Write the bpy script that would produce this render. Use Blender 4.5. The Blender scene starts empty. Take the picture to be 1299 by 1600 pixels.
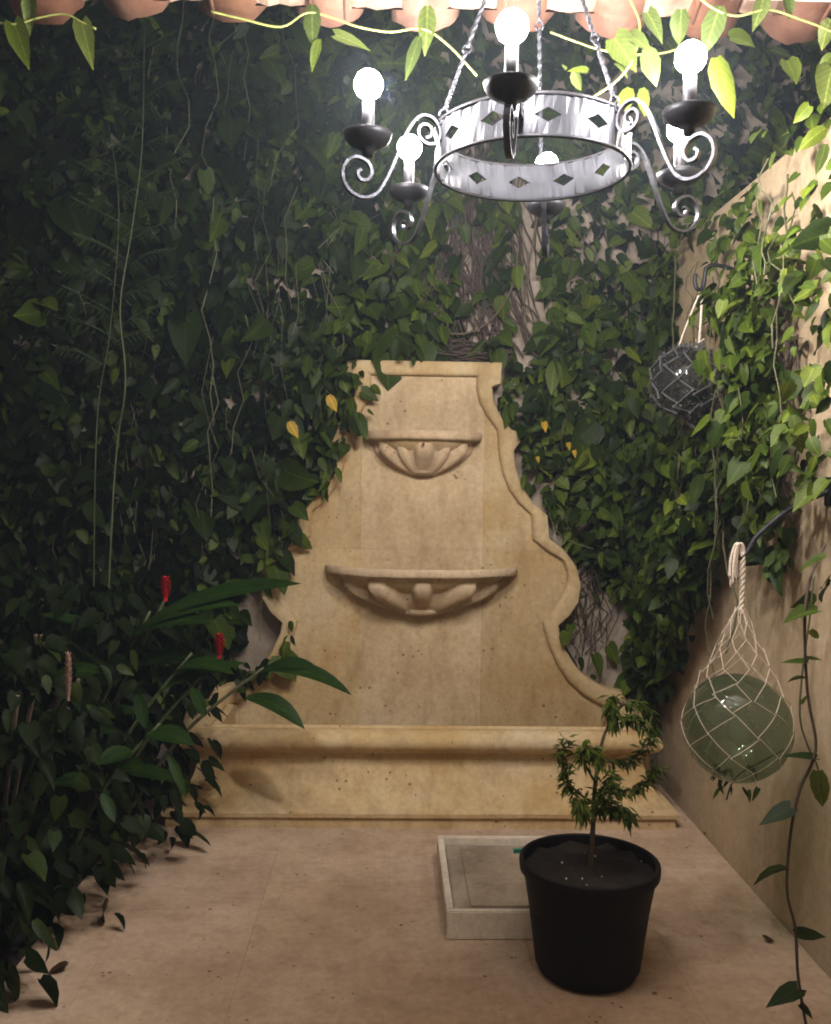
import bpy, bmesh, math, random
import numpy as np
from mathutils import Vector, Matrix, Euler, noise as mnoise

rnd = random.Random(11)
C = bpy.context.scene.collection
R = math.radians
PI = math.pi

# ------------------------------------------------------------------ camera
EYE = Vector((0, 0, 1.5))
F_PX = 1450.0
cam_d = bpy.data.cameras.new('camera')
cam = bpy.data.objects.new('camera', cam_d)
C.objects.link(cam)
cam_d.sensor_fit = 'VERTICAL'
cam_d.sensor_height = 24.0
cam_d.lens = 24.0 * F_PX / 1600.0
cam_d.clip_end = 500
cam_d.clip_start = 0.02
CAM_R = Matrix.Rotation(R(-1.45), 3, 'Z') @ Matrix.Rotation(R(90 - 1.91), 3, 'X') @ Matrix.Rotation(R(0.8), 3, 'Z')
cam.matrix_world = Matrix.Translation(EYE) @ CAM_R.to_4x4()
bpy.context.scene.camera = cam

# ------------------------------------------------------------------ night sky
sc = bpy.context.scene
w = bpy.data.worlds.new('World'); sc.world = w; w.use_nodes = True
nt = w.node_tree; nt.nodes.clear()
sky = nt.nodes.new('ShaderNodeTexSky'); sky.sky_type = 'NISHITA'; sky.sun_disc = False
sky.sun_elevation = R(-2.0); sky.sun_rotation = R(200)
bg = nt.nodes.new('ShaderNodeBackground'); bg.inputs[1].default_value = 0.05
wo = nt.nodes.new('ShaderNodeOutputWorld')
nt.links.new(sky.outputs[0], bg.inputs[0]); nt.links.new(bg.outputs[0], wo.inputs[0])
vs = sc.view_settings
vs.view_transform = 'Standard'; vs.look = 'None'; vs.exposure = 0.0; vs.gamma = 1.0; vs.use_curve_mapping = False
cy = sc.cycles
cy.use_denoising = True
try: cy.denoiser = 'OPENIMAGEDENOISE'
except Exception: pass
cy.caustics_reflective = False; cy.caustics_refractive = False
cy.sample_clamp_indirect = 4.0
cy.max_bounces = 6; cy.volume_bounces = 0; cy.diffuse_bounces = 3; cy.use_adaptive_sampling = True; cy.adaptive_threshold = 0.03; cy.filter_width = 1.9; cy.transparent_max_bounces = 16
BULB_STRENGTH = 1050.0


def at(px, py, Y):
    """world point at depth Y seen along a direction measured on the photograph (1299 x 1600)"""
    d = CAM_R @ Vector(((px - 649.5) / F_PX, (800 - py) / F_PX, -1.0))
    return EYE + d * (Y / d.y)


# ------------------------------------------------------------------ materials
MATS = {}
def new_mat(name):
    m = bpy.data.materials.new(name); m.use_nodes = True
    n = m.node_tree.nodes; b = n['Principled BSDF']
    MATS[name] = m
    return m, n, m.node_tree.links, b

def coords(n, l, scale=(1, 1, 1), kind='Object'):
    tc = n.new('ShaderNodeTexCoord'); mp = n.new('ShaderNodeMapping')
    mp.inputs['Scale'].default_value = scale
    l.new(tc.outputs[kind], mp.inputs[0])
    return mp.outputs[0]

def world_coords(n, l, scale=(1, 1, 1)):
    g = n.new('ShaderNodeNewGeometry'); mp = n.new('ShaderNodeMapping')
    mp.inputs['Scale'].default_value = scale
    l.new(g.outputs['Position'], mp.inputs[0])
    return mp.outputs[0]

def tex_noise(n, l, vec, scale, detail=6, rough=0.55):
    t = n.new('ShaderNodeTexNoise'); t.inputs['Scale'].default_value = scale
    t.inputs['Detail'].default_value = detail; t.inputs['Roughness'].default_value = rough
    l.new(vec, t.inputs['Vector']); return t.outputs['Fac']

def ramp(n, l, fac, stops):
    r = n.new('ShaderNodeValToRGB'); e = r.color_ramp.elements
    e[0].position, e[0].color = stops[0][0], (*stops[0][1], 1)
    e[1].position, e[1].color = stops[-1][0], (*stops[-1][1], 1)
    for p, c in stops[1:-1]:
        x = e.new(p); x.color = (*c, 1)
    l.new(fac, r.inputs[0]); return r.outputs[0]

def mix(n, l, mode, fac, a, b):
    m = n.new('ShaderNodeMix'); m.data_type = 'RGBA'; m.blend_type = mode
    if isinstance(fac, (int, float)): m.inputs[0].default_value = fac
    else: l.new(fac, m.inputs[0])
    for k, v in ((6, a), (7, b)):
        if isinstance(v, tuple): m.inputs[k].default_value = (*v, 1)
        else: l.new(v, m.inputs[k])
    return m.outputs[2]

def bump(n, l, b, h, strength, dist=0.01):
    k = n.new('ShaderNodeBump'); k.inputs['Strength'].default_value = strength
    k.inputs['Distance'].default_value = dist
    l.new(h, k.inputs['Height']); l.new(k.outputs[0], b.inputs['Normal'])

def stone_mat(name, ca, cb, cc, rough=0.8, tint=0.16, pits=True, streaky=True):
    m, n, l, b = new_mat(name)
    v = world_coords(n, l)
    vs_ = world_coords(n, l, (1, 1, 0.35 if streaky else 1.0))
    big = tex_noise(n, l, v, 2.6, 5, 0.6)
    col = ramp(n, l, big, [(0.32, ca), (0.52, cb), (0.70, cc)])
    streak = tex_noise(n, l, vs_, 9, 8, 0.7)
    col = mix(n, l, 'MULTIPLY', 0.5, col, ramp(n, l, streak, [(0.3, (0.50, 0.44, 0.38) if streaky else (0.8, 0.78, 0.75)), (0.52, (1, 1, 1)), (0.8, (1.0, 1.0, 1.0))]))
    fine = tex_noise(n, l, v, 38, 8, 0.75)
    col = mix(n, l, 'MULTIPLY', 0.6, col, ramp(n, l, fine, [(0.3, (0.6, 0.57, 0.52)), (0.6, (1, 1, 1))]))
    oi = n.new('ShaderNodeObjectInfo')
    col = mix(n, l, 'MULTIPLY', 1.0, col, ramp(n, l, oi.outputs['Random'], [(0, (1 - tint, 1 - tint * 1.25, 1 - tint * 1.6)), (0.5, (1, 0.99, 0.97)), (1, (1.0, 0.96, 0.9))]))
    if pits:
        vo = n.new('ShaderNodeTexVoronoi'); vo.inputs['Scale'].default_value = 26
        l.new(v, vo.inputs['Vector'])
        spot = tex_noise(n, l, v, 7.0, 2, 0.5)
        mth = n.new('ShaderNodeMath'); mth.operation = 'ADD'
        l.new(vo.outputs['Distance'], mth.inputs[0])
        inv = n.new('ShaderNodeMath'); inv.operation = 'MULTIPLY_ADD'
        inv.inputs[1].default_value = -0.9; inv.inputs[2].default_value = 0.575
        l.new(spot, inv.inputs[0]); l.new(inv.outputs[0], mth.inputs[1])
        col = mix(n, l, 'MULTIPLY', 0.85, col, ramp(n, l, mth.outputs[0], [(0.10, (0.26, 0.19, 0.14)), (0.19, (1, 1, 1))]))
    l.new(col, b.inputs['Base Color'])
    b.inputs['Roughness'].default_value = rough
    b.inputs['Specular IOR Level'].default_value = 0.25
    bump(n, l, b, mix(n, l, 'ADD', 0.4, fine, streak), 0.55, 0.006)
    return m

stone_mat('stone', (0.43, 0.285, 0.12), (0.52, 0.39, 0.215), (0.57, 0.46, 0.30))
stone_mat('stone_centre', (0.44, 0.32, 0.185), (0.53, 0.405, 0.25), (0.60, 0.49, 0.34), tint=0.04)
stone_mat('bowl_stone', (0.46, 0.34, 0.21), (0.54, 0.41, 0.27), (0.56, 0.44, 0.31), tint=0.05)
stone_mat('floor_stone', (0.40, 0.285, 0.20), (0.48, 0.355, 0.26), (0.54, 0.41, 0.31), rough=0.6, tint=0.07)
stone_mat('grout', (0.34, 0.24, 0.17), (0.38, 0.27, 0.2), (0.41, 0.3, 0.22), tint=0.0, pits=False)
stone_mat('tan_plaster', (0.37, 0.275, 0.17), (0.42, 0.32, 0.205), (0.46, 0.36, 0.245), tint=0.0, pits=False, streaky=False)
stone_mat('grey_plaster', (0.24, 0.20, 0.165), (0.33, 0.275, 0.225), (0.38, 0.32, 0.27), tint=0.0, pits=False)
stone_mat('soil', (0.010, 0.007, 0.006), (0.018, 0.013, 0.011), (0.034, 0.025, 0.02), tint=0.0, pits=False)
stone_mat('hatch_paint', (0.66, 0.56, 0.44), (0.74, 0.65, 0.53), (0.78, 0.70, 0.59), tint=0.0, pits=False)
stone_mat('hatch_lid', (0.18, 0.14, 0.10), (0.36, 0.29, 0.22), (0.50, 0.42, 0.33), tint=0.0, pits=False)
stone_mat('terracotta', (0.12, 0.055, 0.036), (0.16, 0.080, 0.055), (0.19, 0.115, 0.085), tint=0.45, pits=False)
stone_mat('mortar', (0.17, 0.10, 0.075), (0.22, 0.145, 0.11), (0.26, 0.19, 0.15), tint=0.1, pits=False)
stone_mat('white_plaster', (0.68, 0.65, 0.60), (0.74, 0.71, 0.66), (0.78, 0.75, 0.70), tint=0.0, pits=False)

def leaf_mat(name, ca, cb, trans=0.25, rough=0.5, veins=True, spec=0.14):
    m, n, l, b = new_mat(name)
    v = world_coords(n, l)
    f = tex_noise(n, l, v, 6.0, 3, 0.6)
    col = ramp(n, l, f, [(0.3, ca), (0.7, cb)])
    uv = n.new('ShaderNodeUVMap'); uv.uv_map = 'leaf_uv'
    sx = n.new('ShaderNodeSeparateXYZ'); l.new(uv.outputs[0], sx.inputs[0])
    ab = n.new('ShaderNodeMath'); ab.operation = 'ABSOLUTE'; l.new(sx.outputs[0], ab.inputs[0])
    rib = ramp(n, l, ab.outputs[0], [(0.008, (1.9, 1.8, 1.7)), (0.035, (1, 1, 1))])
    lat = n.new('ShaderNodeMath'); lat.operation = 'MULTIPLY_ADD'; lat.inputs[1].default_value = -0.9
    l.new(ab.outputs[0], lat.inputs[0]); l.new(sx.outputs[1], lat.inputs[2])
    sn = n.new('ShaderNodeMath'); sn.operation = 'SINE'; mu = n.new('ShaderNodeMath'); mu.operation = 'MULTIPLY'; mu.inputs[1].default_value = 42.0
    l.new(lat.outputs[0], mu.inputs[0]); l.new(mu.outputs[0], sn.inputs[0])
    if veins:
        col = mix(n, l, 'MULTIPLY', 1.0, col, rib)
        col = mix(n, l, 'MULTIPLY', 0.7, col, ramp(n, l, sn.outputs[0], [(0.0, (0.86, 0.86, 0.86)), (0.8, (0.95, 0.95, 0.95)), (0.98, (1.35, 1.3, 1.2))]))
    oi = n.new('ShaderNodeObjectInfo')
    col = mix(n, l, 'MULTIPLY', 1.0, col, ramp(n, l, oi.outputs['Random'], [(0, (0.7, 0.75, 0.65)), (0.5, (1, 1, 1)), (1, (1.25, 1.15, 0.9))]))
    fine = tex_noise(n, l, v, 60, 4, 0.6)
    col = mix(n, l, 'MULTIPLY', 0.5, col, ramp(n, l, fine, [(0.3, (0.6, 0.62, 0.55)), (0.65, (1.05, 1.05, 1.0))]))
    l.new(col, b.inputs['Base Color'])
    b.inputs['Roughness'].default_value = rough
    b.inputs['Specular IOR Level'].default_value = spec
    tr = n.new('ShaderNodeBsdfTranslucent'); l.new(col, tr.inputs['Color'])
    ms = n.new('ShaderNodeMixShader'); ms.inputs[0].default_value = trans
    out = n['Material Output']
    l.new(b.outputs[0], ms.inputs[1]); l.new(tr.outputs[0], ms.inputs[2]); l.new(ms.outputs[0], out.inputs['Surface'])
    return m

leaf_mat('leaf_dark', (0.010, 0.021, 0.003), (0.022, 0.037, 0.005))
leaf_mat('leaf_mid', (0.032, 0.054, 0.005), (0.054, 0.082, 0.009))
leaf_mat('leaf_light', (0.062, 0.090, 0.009), (0.098, 0.128, 0.016))
leaf_mat('leaf_bright', (0.065, 0.092, 0.020), (0.090, 0.118, 0.034))
leaf_mat('leaf_yellow', (0.36, 0.21, 0.015), (0.42, 0.28, 0.025))
leaf_mat('leaf_brown', (0.05, 0.026, 0.014), (0.09, 0.045, 0.02), 0.05, 0.7)
leaf_mat('leaf_shrub_shade', (0.0035, 0.0075, 0.002), (0.009, 0.016, 0.0035), spec=0.05)
leaf_mat('leaf_ginger', (0.008, 0.023, 0.003), (0.014, 0.036, 0.005), spec=0.12)
leaf_mat('leaf_potted', (0.06, 0.092, 0.012), (0.09, 0.13, 0.02), 0.25, veins=False)
leaf_mat('twig_green', (0.014, 0.026, 0.008), (0.025, 0.040, 0.012), 0.2, veins=False)
leaf_mat('flower_red', (0.30, 0.010, 0.014), (0.42, 0.018, 0.022), 0.1, 0.5, veins=False)
leaf_mat('flower_pink', (0.24, 0.14, 0.12), (0.30, 0.19, 0.16), 0.1, 0.5, veins=False)

def plain(name, col, rough=0.6, metal=0.0, spec=0.4, nscale=30, var=0.25, bstr=0.2, bdist=0.003):
    m, n, l, b = new_mat(name)
    v = world_coords(n, l)
    f = tex_noise(n, l, v, nscale, 5, 0.6)
    c0 = tuple(c * (1 - var) for c in col); c1 = tuple(min(1, c * (1 + var)) for c in col)
    l.new(ramp(n, l, f, [(0.3, c0), (0.7, c1)]), b.inputs['Base Color'])
    b.inputs['Roughness'].default_value = rough; b.inputs['Metallic'].default_value = metal
    b.inputs['Specular IOR Level'].default_value = spec
    bump(n, l, b, f, bstr, bdist)
    return m

plain('stem_green', (0.045, 0.06, 0.02), 0.6)
plain('stem_pale', (0.075, 0.072, 0.035), 0.6)
plain('stem_bright', (0.26, 0.28, 0.08), 0.5)
plain('root_brown', (0.055, 0.036, 0.026), 0.85)
plain('bark', (0.10, 0.075, 0.05), 0.85)
plain('black_plastic', (0.007, 0.0055, 0.006), 0.6, spec=0.18, nscale=8)
plain('black_iron', (0.022, 0.021, 0.024), 0.5, 0.6, nscale=60)
plain('wrought_iron', (0.06, 0.06, 0.07), 0.42, 0.85, nscale=70, var=0.35, bstr=0.5)
plain('white_cord', (0.56, 0.47, 0.38), 0.9, spec=0.1, nscale=200, bstr=0.4)
plain('grey_cord', (0.075, 0.072, 0.070), 0.95, spec=0.1, nscale=200, bstr=0.5)
plain('teal_plastic', (0.02, 0.20, 0.15), 0.4)
plain('candle_tube', (0.025, 0.024, 0.028), 0.5, nscale=40, var=0.1)
plain('wood_board', (0.13, 0.08, 0.05), 0.8)

# hammered band of the chandelier
m, n, l, b = new_mat('hammered_metal')
v = coords(n, l)
v2 = coords(n, l, (1, 1, 0.15))
f = tex_noise(n, l, v2, 60, 4, 0.6)
f2 = tex_noise(n, l, v, 18, 4, 0.6)
l.new(ramp(n, l, f2, [(0.3, (0.020, 0.020, 0.024)), (0.7, (0.036, 0.036, 0.043))]), b.inputs['Base Color'])
b.inputs['Metallic'].default_value = 0.7; b.inputs['Roughness'].default_value = 0.5
bump(n, l, b, f, 0.2, 0.005)

# bulb glow (the lamp gives off the light)
m, n, l, b = new_mat('bulb_light')
em = n.new('ShaderNodeEmission'); em.inputs[0].default_value = (1.0, 0.955, 0.93, 1); em.inputs[1].default_value = BULB_STRENGTH
l.new(em.outputs[0], n['Material Output'].inputs['Surface'])
m.cycles.emission_sampling = 'FRONT'

def glass_mat(name, tint, film, film_amt):
    m, n, l, b = new_mat(name)
    tr = n.new('ShaderNodeBsdfTransparent'); tr.inputs[0].default_value = (*tint, 1)
    gl = n.new('ShaderNodeBsdfGlossy'); gl.inputs['Roughness'].default_value = 0.04
    lw = n.new('ShaderNodeLayerWeight'); lw.inputs[0].default_value = 0.5
    pw = n.new('ShaderNodeMath'); pw.operation = 'POWER'; pw.inputs[1].default_value = 4.0; l.new(lw.outputs['Facing'], pw.inputs[0])
    fr = n.new('ShaderNodeMath'); fr.operation = 'MULTIPLY_ADD'; fr.inputs[1].default_value = 0.5; fr.inputs[2].default_value = 0.05; l.new(pw.outputs[0], fr.inputs[0])
    df = n.new('ShaderNodeBsdfDiffuse')
    v = world_coords(n, l)
    l.new(ramp(n, l, tex_noise(n, l, v, 14, 4, 0.6), [(0.3, tuple(c * 0.7 for c in film)), (0.7, film)]), df.inputs[0])
    m1 = n.new('ShaderNodeMixShader'); m1.inputs[0].default_value = film_amt
    l.new(tr.outputs[0], m1.inputs[1]); l.new(df.outputs[0], m1.inputs[2])
    m2 = n.new('ShaderNodeMixShader'); l.new(fr.outputs[0], m2.inputs[0])
    l.new(m1.outputs[0], m2.inputs[1]); l.new(gl.outputs[0], m2.inputs[2])
    l.new(m2.outputs[0], n['Material Output'].inputs['Surface'])
glass_mat('green_glass', (0.58, 0.68, 0.57), (0.09, 0.125, 0.095), 0.15)
glass_mat('smoky_glass', (0.50, 0.50, 0.50), (0.06, 0.06, 0.06), 0.22)

# ------------------------------------------------------------------ mesh helpers
class Geo:
    def __init__(s): s.v = []; s.f = []; s.mi = []
    def add(s, vs, fs, mi=0):
        o = len(s.v); s.v += [tuple(p) for p in vs]; s.f += [tuple(i + o for i in f) for f in fs]; s.mi += [mi] * len(fs)
    def box(s, x0, x1, y0, y1, z0, z1):
        s.add([(x0, y0, z0), (x1, y0, z0), (x1, y1, z0), (x0, y1, z0), (x0, y0, z1), (x1, y0, z1), (x1, y1, z1), (x0, y1, z1)],
              [(0, 3, 2, 1), (4, 5, 6, 7), (0, 1, 5, 4), (1, 2, 6, 5), (2, 3, 7, 6), (3, 0, 4, 7)])
    def tube(s, pts, rad, sides=6, twist=0.0, cap=True, flat=1.0):
        pts = [Vector(p) for p in pts]; n = len(pts)
        if not isinstance(rad, (list, tuple)): rad = [rad] * n
        vs, fs = [], []
        t0 = (pts[1] - pts[0]).normalized()
        a = t0.cross(Vector((0.31, 0.87, 0.38)))
        if a.length < 1e-3: a = t0.cross(Vector((1, 0, 0)))
        a.normalize()
        for i, p in enumerate(pts):
            t = (pts[min(n - 1, i + 1)] - pts[max(0, i - 1)])
            t = t.normalized() if t.length > 1e-9 else t0
            a = (a - t * a.dot(t)).normalized(); b_ = t.cross(a)
            for k in range(sides):
                an = 2 * PI * k / sides + twist * i
                vs.append(p + (a * math.cos(an) * flat + b_ * math.sin(an)) * rad[i])
        for i in range(n - 1):
            for k in range(sides):
                k2 = (k + 1) % sides
                fs.append((i * sides + k, i * sides + k2, (i + 1) * sides + k2, (i + 1) * sides + k))
        if cap:
            fs.append(tuple(range(sides - 1, -1, -1))); fs.append(tuple((n - 1) * sides + k for k in range(sides)))
        s.add(vs, fs)
    def bar(s, pts, side, w, h):
        """rectangular bar along pts, 'side' is the constant lateral direction"""
        pts = [Vector(p) for p in pts]; side = Vector(side).normalized(); n = len(pts); vs, fs = [], []
        for i, p in enumerate(pts):
            t = (pts[min(n - 1, i + 1)] - pts[max(0, i - 1)]).normalized(); u = side.cross(t).normalized()
            for a, b_ in ((-1, -1), (1, -1), (1, 1), (-1, 1)):
                vs.append(p + side * a * w / 2 + u * b_ * h / 2)
        for i in range(n - 1):
            for k in range(4):
                k2 = (k + 1) % 4; fs.append((i * 4 + k, i * 4 + k2, i * 4 + 4 + k2, i * 4 + 4 + k))
        fs.append((3, 2, 1, 0)); fs.append(tuple((n - 1) * 4 + k for k in range(4)))
        s.add(vs, fs)
    def lathe(s, prof, seg=24, center=(0, 0, 0), closed=False):
        c = Vector(center); vs, fs = [], []
        for r_, z in prof:
            for k in range(seg):
                a = 2 * PI * k / seg; vs.append(c + Vector((r_ * math.cos(a), r_ * math.sin(a), z)))
        m_ = len(prof)
        for i in range(m_ - 1 + (1 if closed else 0)):
            j = (i + 1) % m_
            for k in range(seg):
                k2 = (k + 1) % seg; fs.append((i * seg + k, i * seg + k2, j * seg + k2, j * seg + k))
        s.add(vs, fs)
    def torus(s, c, u, v_, R_, r_, seg=14, sides=5):
        u = Vector(u).normalized(); v_ = Vector(v_).normalized(); c = Vector(c)
        pts = [c + (u * math.cos(2 * PI * i / seg) + v_ * math.sin(2 * PI * i / seg)) * R_ for i in range(seg)]
        nrm = u.cross(v_); vs, fs = [], []
        for i, p in enumerate(pts):
            d = (p - c).normalized()
            for k in range(sides):
                a = 2 * PI * k / sides; vs.append(p + (d * math.cos(a) + nrm * math.sin(a)) * r_)
        for i in range(seg):
            j = (i + 1) % seg
            for k in range(sides):
                k2 = (k + 1) % sides; fs.append((i * sides + k, j * sides + k, j * sides + k2, i * sides + k2))
        s.add(vs, fs)
    def sphere(s, c, r_, seg=16, rings=10, sz=1.0):
        c = Vector(c); vs = [c + Vector((0, 0, -r_ * sz))]; fs = []
        for i in range(1, rings):
            a = -PI / 2 + PI * i / rings
            for k in range(seg):
                b_ = 2 * PI * k / seg; vs.append(c + Vector((r_ * math.cos(a) * math.cos(b_), r_ * math.cos(a) * math.sin(b_), r_ * sz * math.sin(a))))
        vs.append(c + Vector((0, 0, r_ * sz)))
        for k in range(seg):
            k2 = (k + 1) % seg
            fs.append((0, 1 + k2, 1 + k)); fs.append((len(vs) - 1, 1 + (rings - 2) * seg + k, 1 + (rings - 2) * seg + k2))
            for i in range(rings - 2):
                fs.append((1 + i * seg + k, 1 + i * seg + k2, 1 + (i + 1) * seg + k2, 1 + (i + 1) * seg + k))
        s.add(vs, fs)
    def mesh(s, name, mats, smooth=False):
        me = bpy.data.meshes.new(name); me.from_pydata(s.v, [], s.f)
        if isinstance(mats, str): mats = [mats]
        for k in mats: me.materials.append(MATS[k])
        if len(mats) > 1: me.polygons.foreach_set('material_index', s.mi)
        if smooth: me.polygons.foreach_set('use_smooth', [True] * len(me.polygons))
        bm = bmesh.new(); bm.from_mesh(me); bmesh.ops.recalc_face_normals(bm, faces=bm.faces); bm.to_mesh(me); bm.free()
        me.update(); return me
    def build(s, name, mats, parent=None, smooth=False, stuff=False):
        return link(name, s.mesh(name, mats, smooth), parent, stuff)

def link(name, me, parent=None, stuff=False):
    o = bpy.data.objects.new(name, me); C.objects.link(o)
    if parent is not None:
        o.parent = parent
        o.matrix_parent_inverse = Matrix.Translation(-world_loc(parent))
    if stuff: o['kind'] = 'stuff'
    return o

LOCS = {}
def world_loc(o): return LOCS.get(o.name, Vector((0, 0, 0)))

def thing(name, loc, label, cat, group=None):
    o = bpy.data.objects.new(name, None); C.objects.link(o); o.empty_display_size = 0.05
    o.location = loc; LOCS[o.name] = Vector(loc)
    o['label'] = label; o['category'] = cat
    if group: o['group'] = group
    return o

def tag(o, label, cat, group=None):
    o['label'] = label; o['category'] = cat
    if group: o['group'] = group
    return o

def structure(o): o['kind'] = 'structure'; return o

def bevel_box(name, x0, x1, y0, y1, z0, z1, mat, parent=None, bev=0.004, seg=2):
    g = Geo(); g.box(x0, x1, y0, y1, z0, z1); me = g.mesh(name, mat)
    bm = bmesh.new(); bm.from_mesh(me)
    bmesh.ops.bevel(bm, geom=list(bm.edges), offset=bev, segments=seg, affect='EDGES')
    bm.to_mesh(me); bm.free()
    return link(name, me, parent)

def smooth_path(pts, n=6):
    """Catmull-Rom through pts"""
    P = [Vector(p) for p in pts]; out = []
    for i in range(len(P) - 1):
        a, b_, c, d = P[max(0, i - 1)], P[i], P[i + 1], P[min(len(P) - 1, i + 2)]
        for k in range(n):
            t = k / n
            out.append(0.5 * ((2 * b_) + (c - a) * t + (2 * a - 5 * b_ + 4 * c - d) * t * t + (3 * b_ - a - 3 * c + d) * t ** 3))
    out.append(P[-1]); return out

# ------------------------------------------------------------------ setting
WALL_R = 1.36      # inner face of the right wall
WALL_B = 4.66      # face of the back wall
WALL_L = -2.06

g = Geo(); g.add([(-60, -60, -0.012), (60, -60, -0.012), (60, 60, -0.012), (-60, 60, -0.012)], [(0, 1, 2, 3)])
structure(g.build('ground', 'soil'))
g = Geo(); g.box(-1.20, WALL_R - 0.001, -2.0, WALL_B, -0.008, -0.0035)
floor = structure(g.build('courtyard_floor', 'grout'))
TS = 0.45
def tile_mesh(sx, sy):
    g = Geo(); g.box(-sx / 2, sx / 2, -sy / 2, sy / 2, -0.0032, 0.0)
    me = g.mesh('floor_tile', 'floor_stone'); return me
tile_me = tile_mesh(TS - 0.0009, TS - 0.0009)
for i in range(6):
    for j in range(14):
        x = WALL_R - 0.004 - TS * (i + 0.5); y = -1.75 + TS * (j + 0.5) + (TS / 2 if i % 2 else 0)
        if y > 4.4: continue
        o = bpy.data.objects.new('floor_tile', tile_me); C.objects.link(o); o.parent = floor
        o.location = (x, y, rnd.uniform(-0.0006, 0.0006)); o.rotation_euler = (rnd.uniform(-.001, .001), rnd.uniform(-.001, .001), 0)
g = Geo(); g.box(-2.05, -1.13, -1.5, WALL_B - 0.002, -0.01, 0.03)
structure(g.build('soil_bed', 'soil'))

g = Geo(); g.box(-3.0, 3.6, WALL_B, WALL_B + 0.25, -0.01, 4.4)
tag(g.build('back_wall', 'grey_plaster'), 'tall grey plaster wall behind the stone fountain, overgrown with vines', 'wall')
g = Geo(); g.box(WALL_R, WALL_R + 0.22, -1.6, WALL_B - 0.003, -0.01, 2.66)
tag(g.build('side_wall', 'tan_plaster'), 'ochre tan plaster wall with pothos climbing it beside the glass floats', 'wall')
g = Geo(); g.box(WALL_L - 0.22, WALL_L, -1.6, WALL_B - 0.003, -0.01, 3.6)
tag(g.build('garden_wall', 'grey_plaster'), 'dark garden wall hidden behind the shrubs and red ginger', 'wall')

g = Geo(); g.box(-2.3, 1.6, -1.85, -1.62, -0.01, 4.6)
tag(g.build('house_wall', 'white_plaster'), 'white plastered house wall closing the porch opposite the fountain', 'wall')

# ------------------------------------------------------------------ wall fountain
AX = 0.148           # fountain axis
PF = 4.55            # face of the panel
SC = PF / F_PX
def uz(px, py):      # half-width and height on the panel
    p = at(px, py, PF); return (p.x - AX, p.z)
outer_px = [(785, 567), (783, 601), (769, 606), (771, 628), (783, 652), (799, 672), (815, 676), (813, 690), (803, 704),
            (805, 730), (815, 760), (832, 786), (855, 805), (858, 842), (880, 858), (899, 884), (907, 913), (903, 940),
            (890, 960), (872, 976), (874, 992), (886, 1020), (902, 1044), (920, 1060), (944, 1073), (972, 1079), (983, 1101), (1012, 1112), (1019, 1131), (1015, 1150)]
inner_px = [(744, 590), (744, 600), (744, 608), (749, 630), (759, 649), (772, 667), (776, 674), (777, 690), (778, 706),
            (784, 738), (794, 765), (809, 786), (829, 804), (831, 842), (852, 860), (877, 873), (886, 898), (882, 918),
            (864, 948), (847, 972), (849, 985), (856, 1008), (868, 1036), (884, 1062), (908, 1085), (930, 1099), (951, 1108), (965, 1122), (968, 1135), (965, 1150)]
OUT = [uz(*p) for p in outer_px]; INN = [uz(*p) for p in inner_px]
ztop = OUT[0][1]
# make heights strictly decreasing so that the width is a function of height
for L in (OUT, INN):
    for i in range(1, len(L)):
        if L[i][1] >= L[i - 1][1] - 0.0015: L[i] = (L[i][0], L[i - 1][1] - 0.0015)
OUT.append((OUT[-1][0], 0.06)); INN.append((INN[-1][0], 0.06))
def half_w(z, L=OUT):
    if z >= L[0][1]: return L[0][0]
    for a, b_ in zip(L, L[1:]):
        if b_[1] <= z <= a[1]:
            t = (a[1] - z) / (a[1] - b_[1]); return a[0] + (b_[0] - a[0]) * t
    return L[-1][0]

fountain = thing('wall_fountain', (AX, PF, 0), 'carved pale stone wall fountain with two half bowls and a long basin', 'fountain')
# the slabs of the panel (3 columns x 3 rows with hairline joints)
zs_all = sorted(set([z for _, z in OUT]))
cols = [(-9, -0.30), (-0.30, 0.30), (0.30, 9)]
rows = [(0.06, 1.165), (1.165, 1.70), (1.70, ztop)]
J = 0.0004
for (u0, u1) in cols:
    for (z0, z1) in rows:
        zz = [z0 + J] + [z for z in zs_all if z0 + J < z < z1 - J] + [z1 - J]
        vs_, fs_ = [], []
        for z in zz:
            hw = half_w(z) - 0.012
            a = max(u0 + J, -hw); b_ = min(u1 - J, hw)
            vs_ += [(AX + a, PF, z), (AX + b_, PF, z), (AX + b_, WALL_B, z), (AX + a, WALL_B, z)]
        for i in range(len(zz) - 1):
            o = i * 4
            for k in range(4):
                k2 = (k + 1) % 4; fs_.append((o + k, o + k2, o + 4 + k2, o + 4 + k))
        fs_.append((3, 2, 1, 0)); o = (len(zz) - 1) * 4; fs_.append((o, o + 1, o + 2, o + 3))
        g = Geo(); g.add(vs_, fs_); g.build('stone_slab', 'stone_centre' if u0 == -0.30 else 'stone', fountain)
# raised border moulding, one run on each side and a top piece
def border(name, pairs, flip):
    vs_, fs_ = [], []
    for (uo, zo), (ui, zi) in pairs:
        def L(t): return (AX + (uo + (ui - uo) * t) * flip, zo + (zi - zo) * t)
        prof = [(0, WALL_B), (0, PF - 0.022), (0.05, PF - 0.032), (0.2, PF - 0.038), (0.72, PF - 0.036), (0.86, PF - 0.030), (0.96, PF - 0.016), (1.0, PF + 0.004)]
        for t, y in prof:
            x, z = L(t); vs_.append((x, y, z))
    k_ = 8
    for i in range(len(pairs) - 1):
        for k in range(k_ - 1):
            fs_.append((i * k_ + k, i * k_ + k + 1, (i + 1) * k_ + k + 1, (i + 1) * k_ + k))
    fs_.append(tuple(range(k_))); fs_.append(tuple((len(pairs) - 1) * k_ + k for k in range(k_ - 1, -1, -1)))
    g = Geo(); g.add(vs_, fs_); o = g.build(name, 'stone', fountain, smooth=True)
    o.data.set_sharp_from_angle(angle=R(35)); return o
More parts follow.
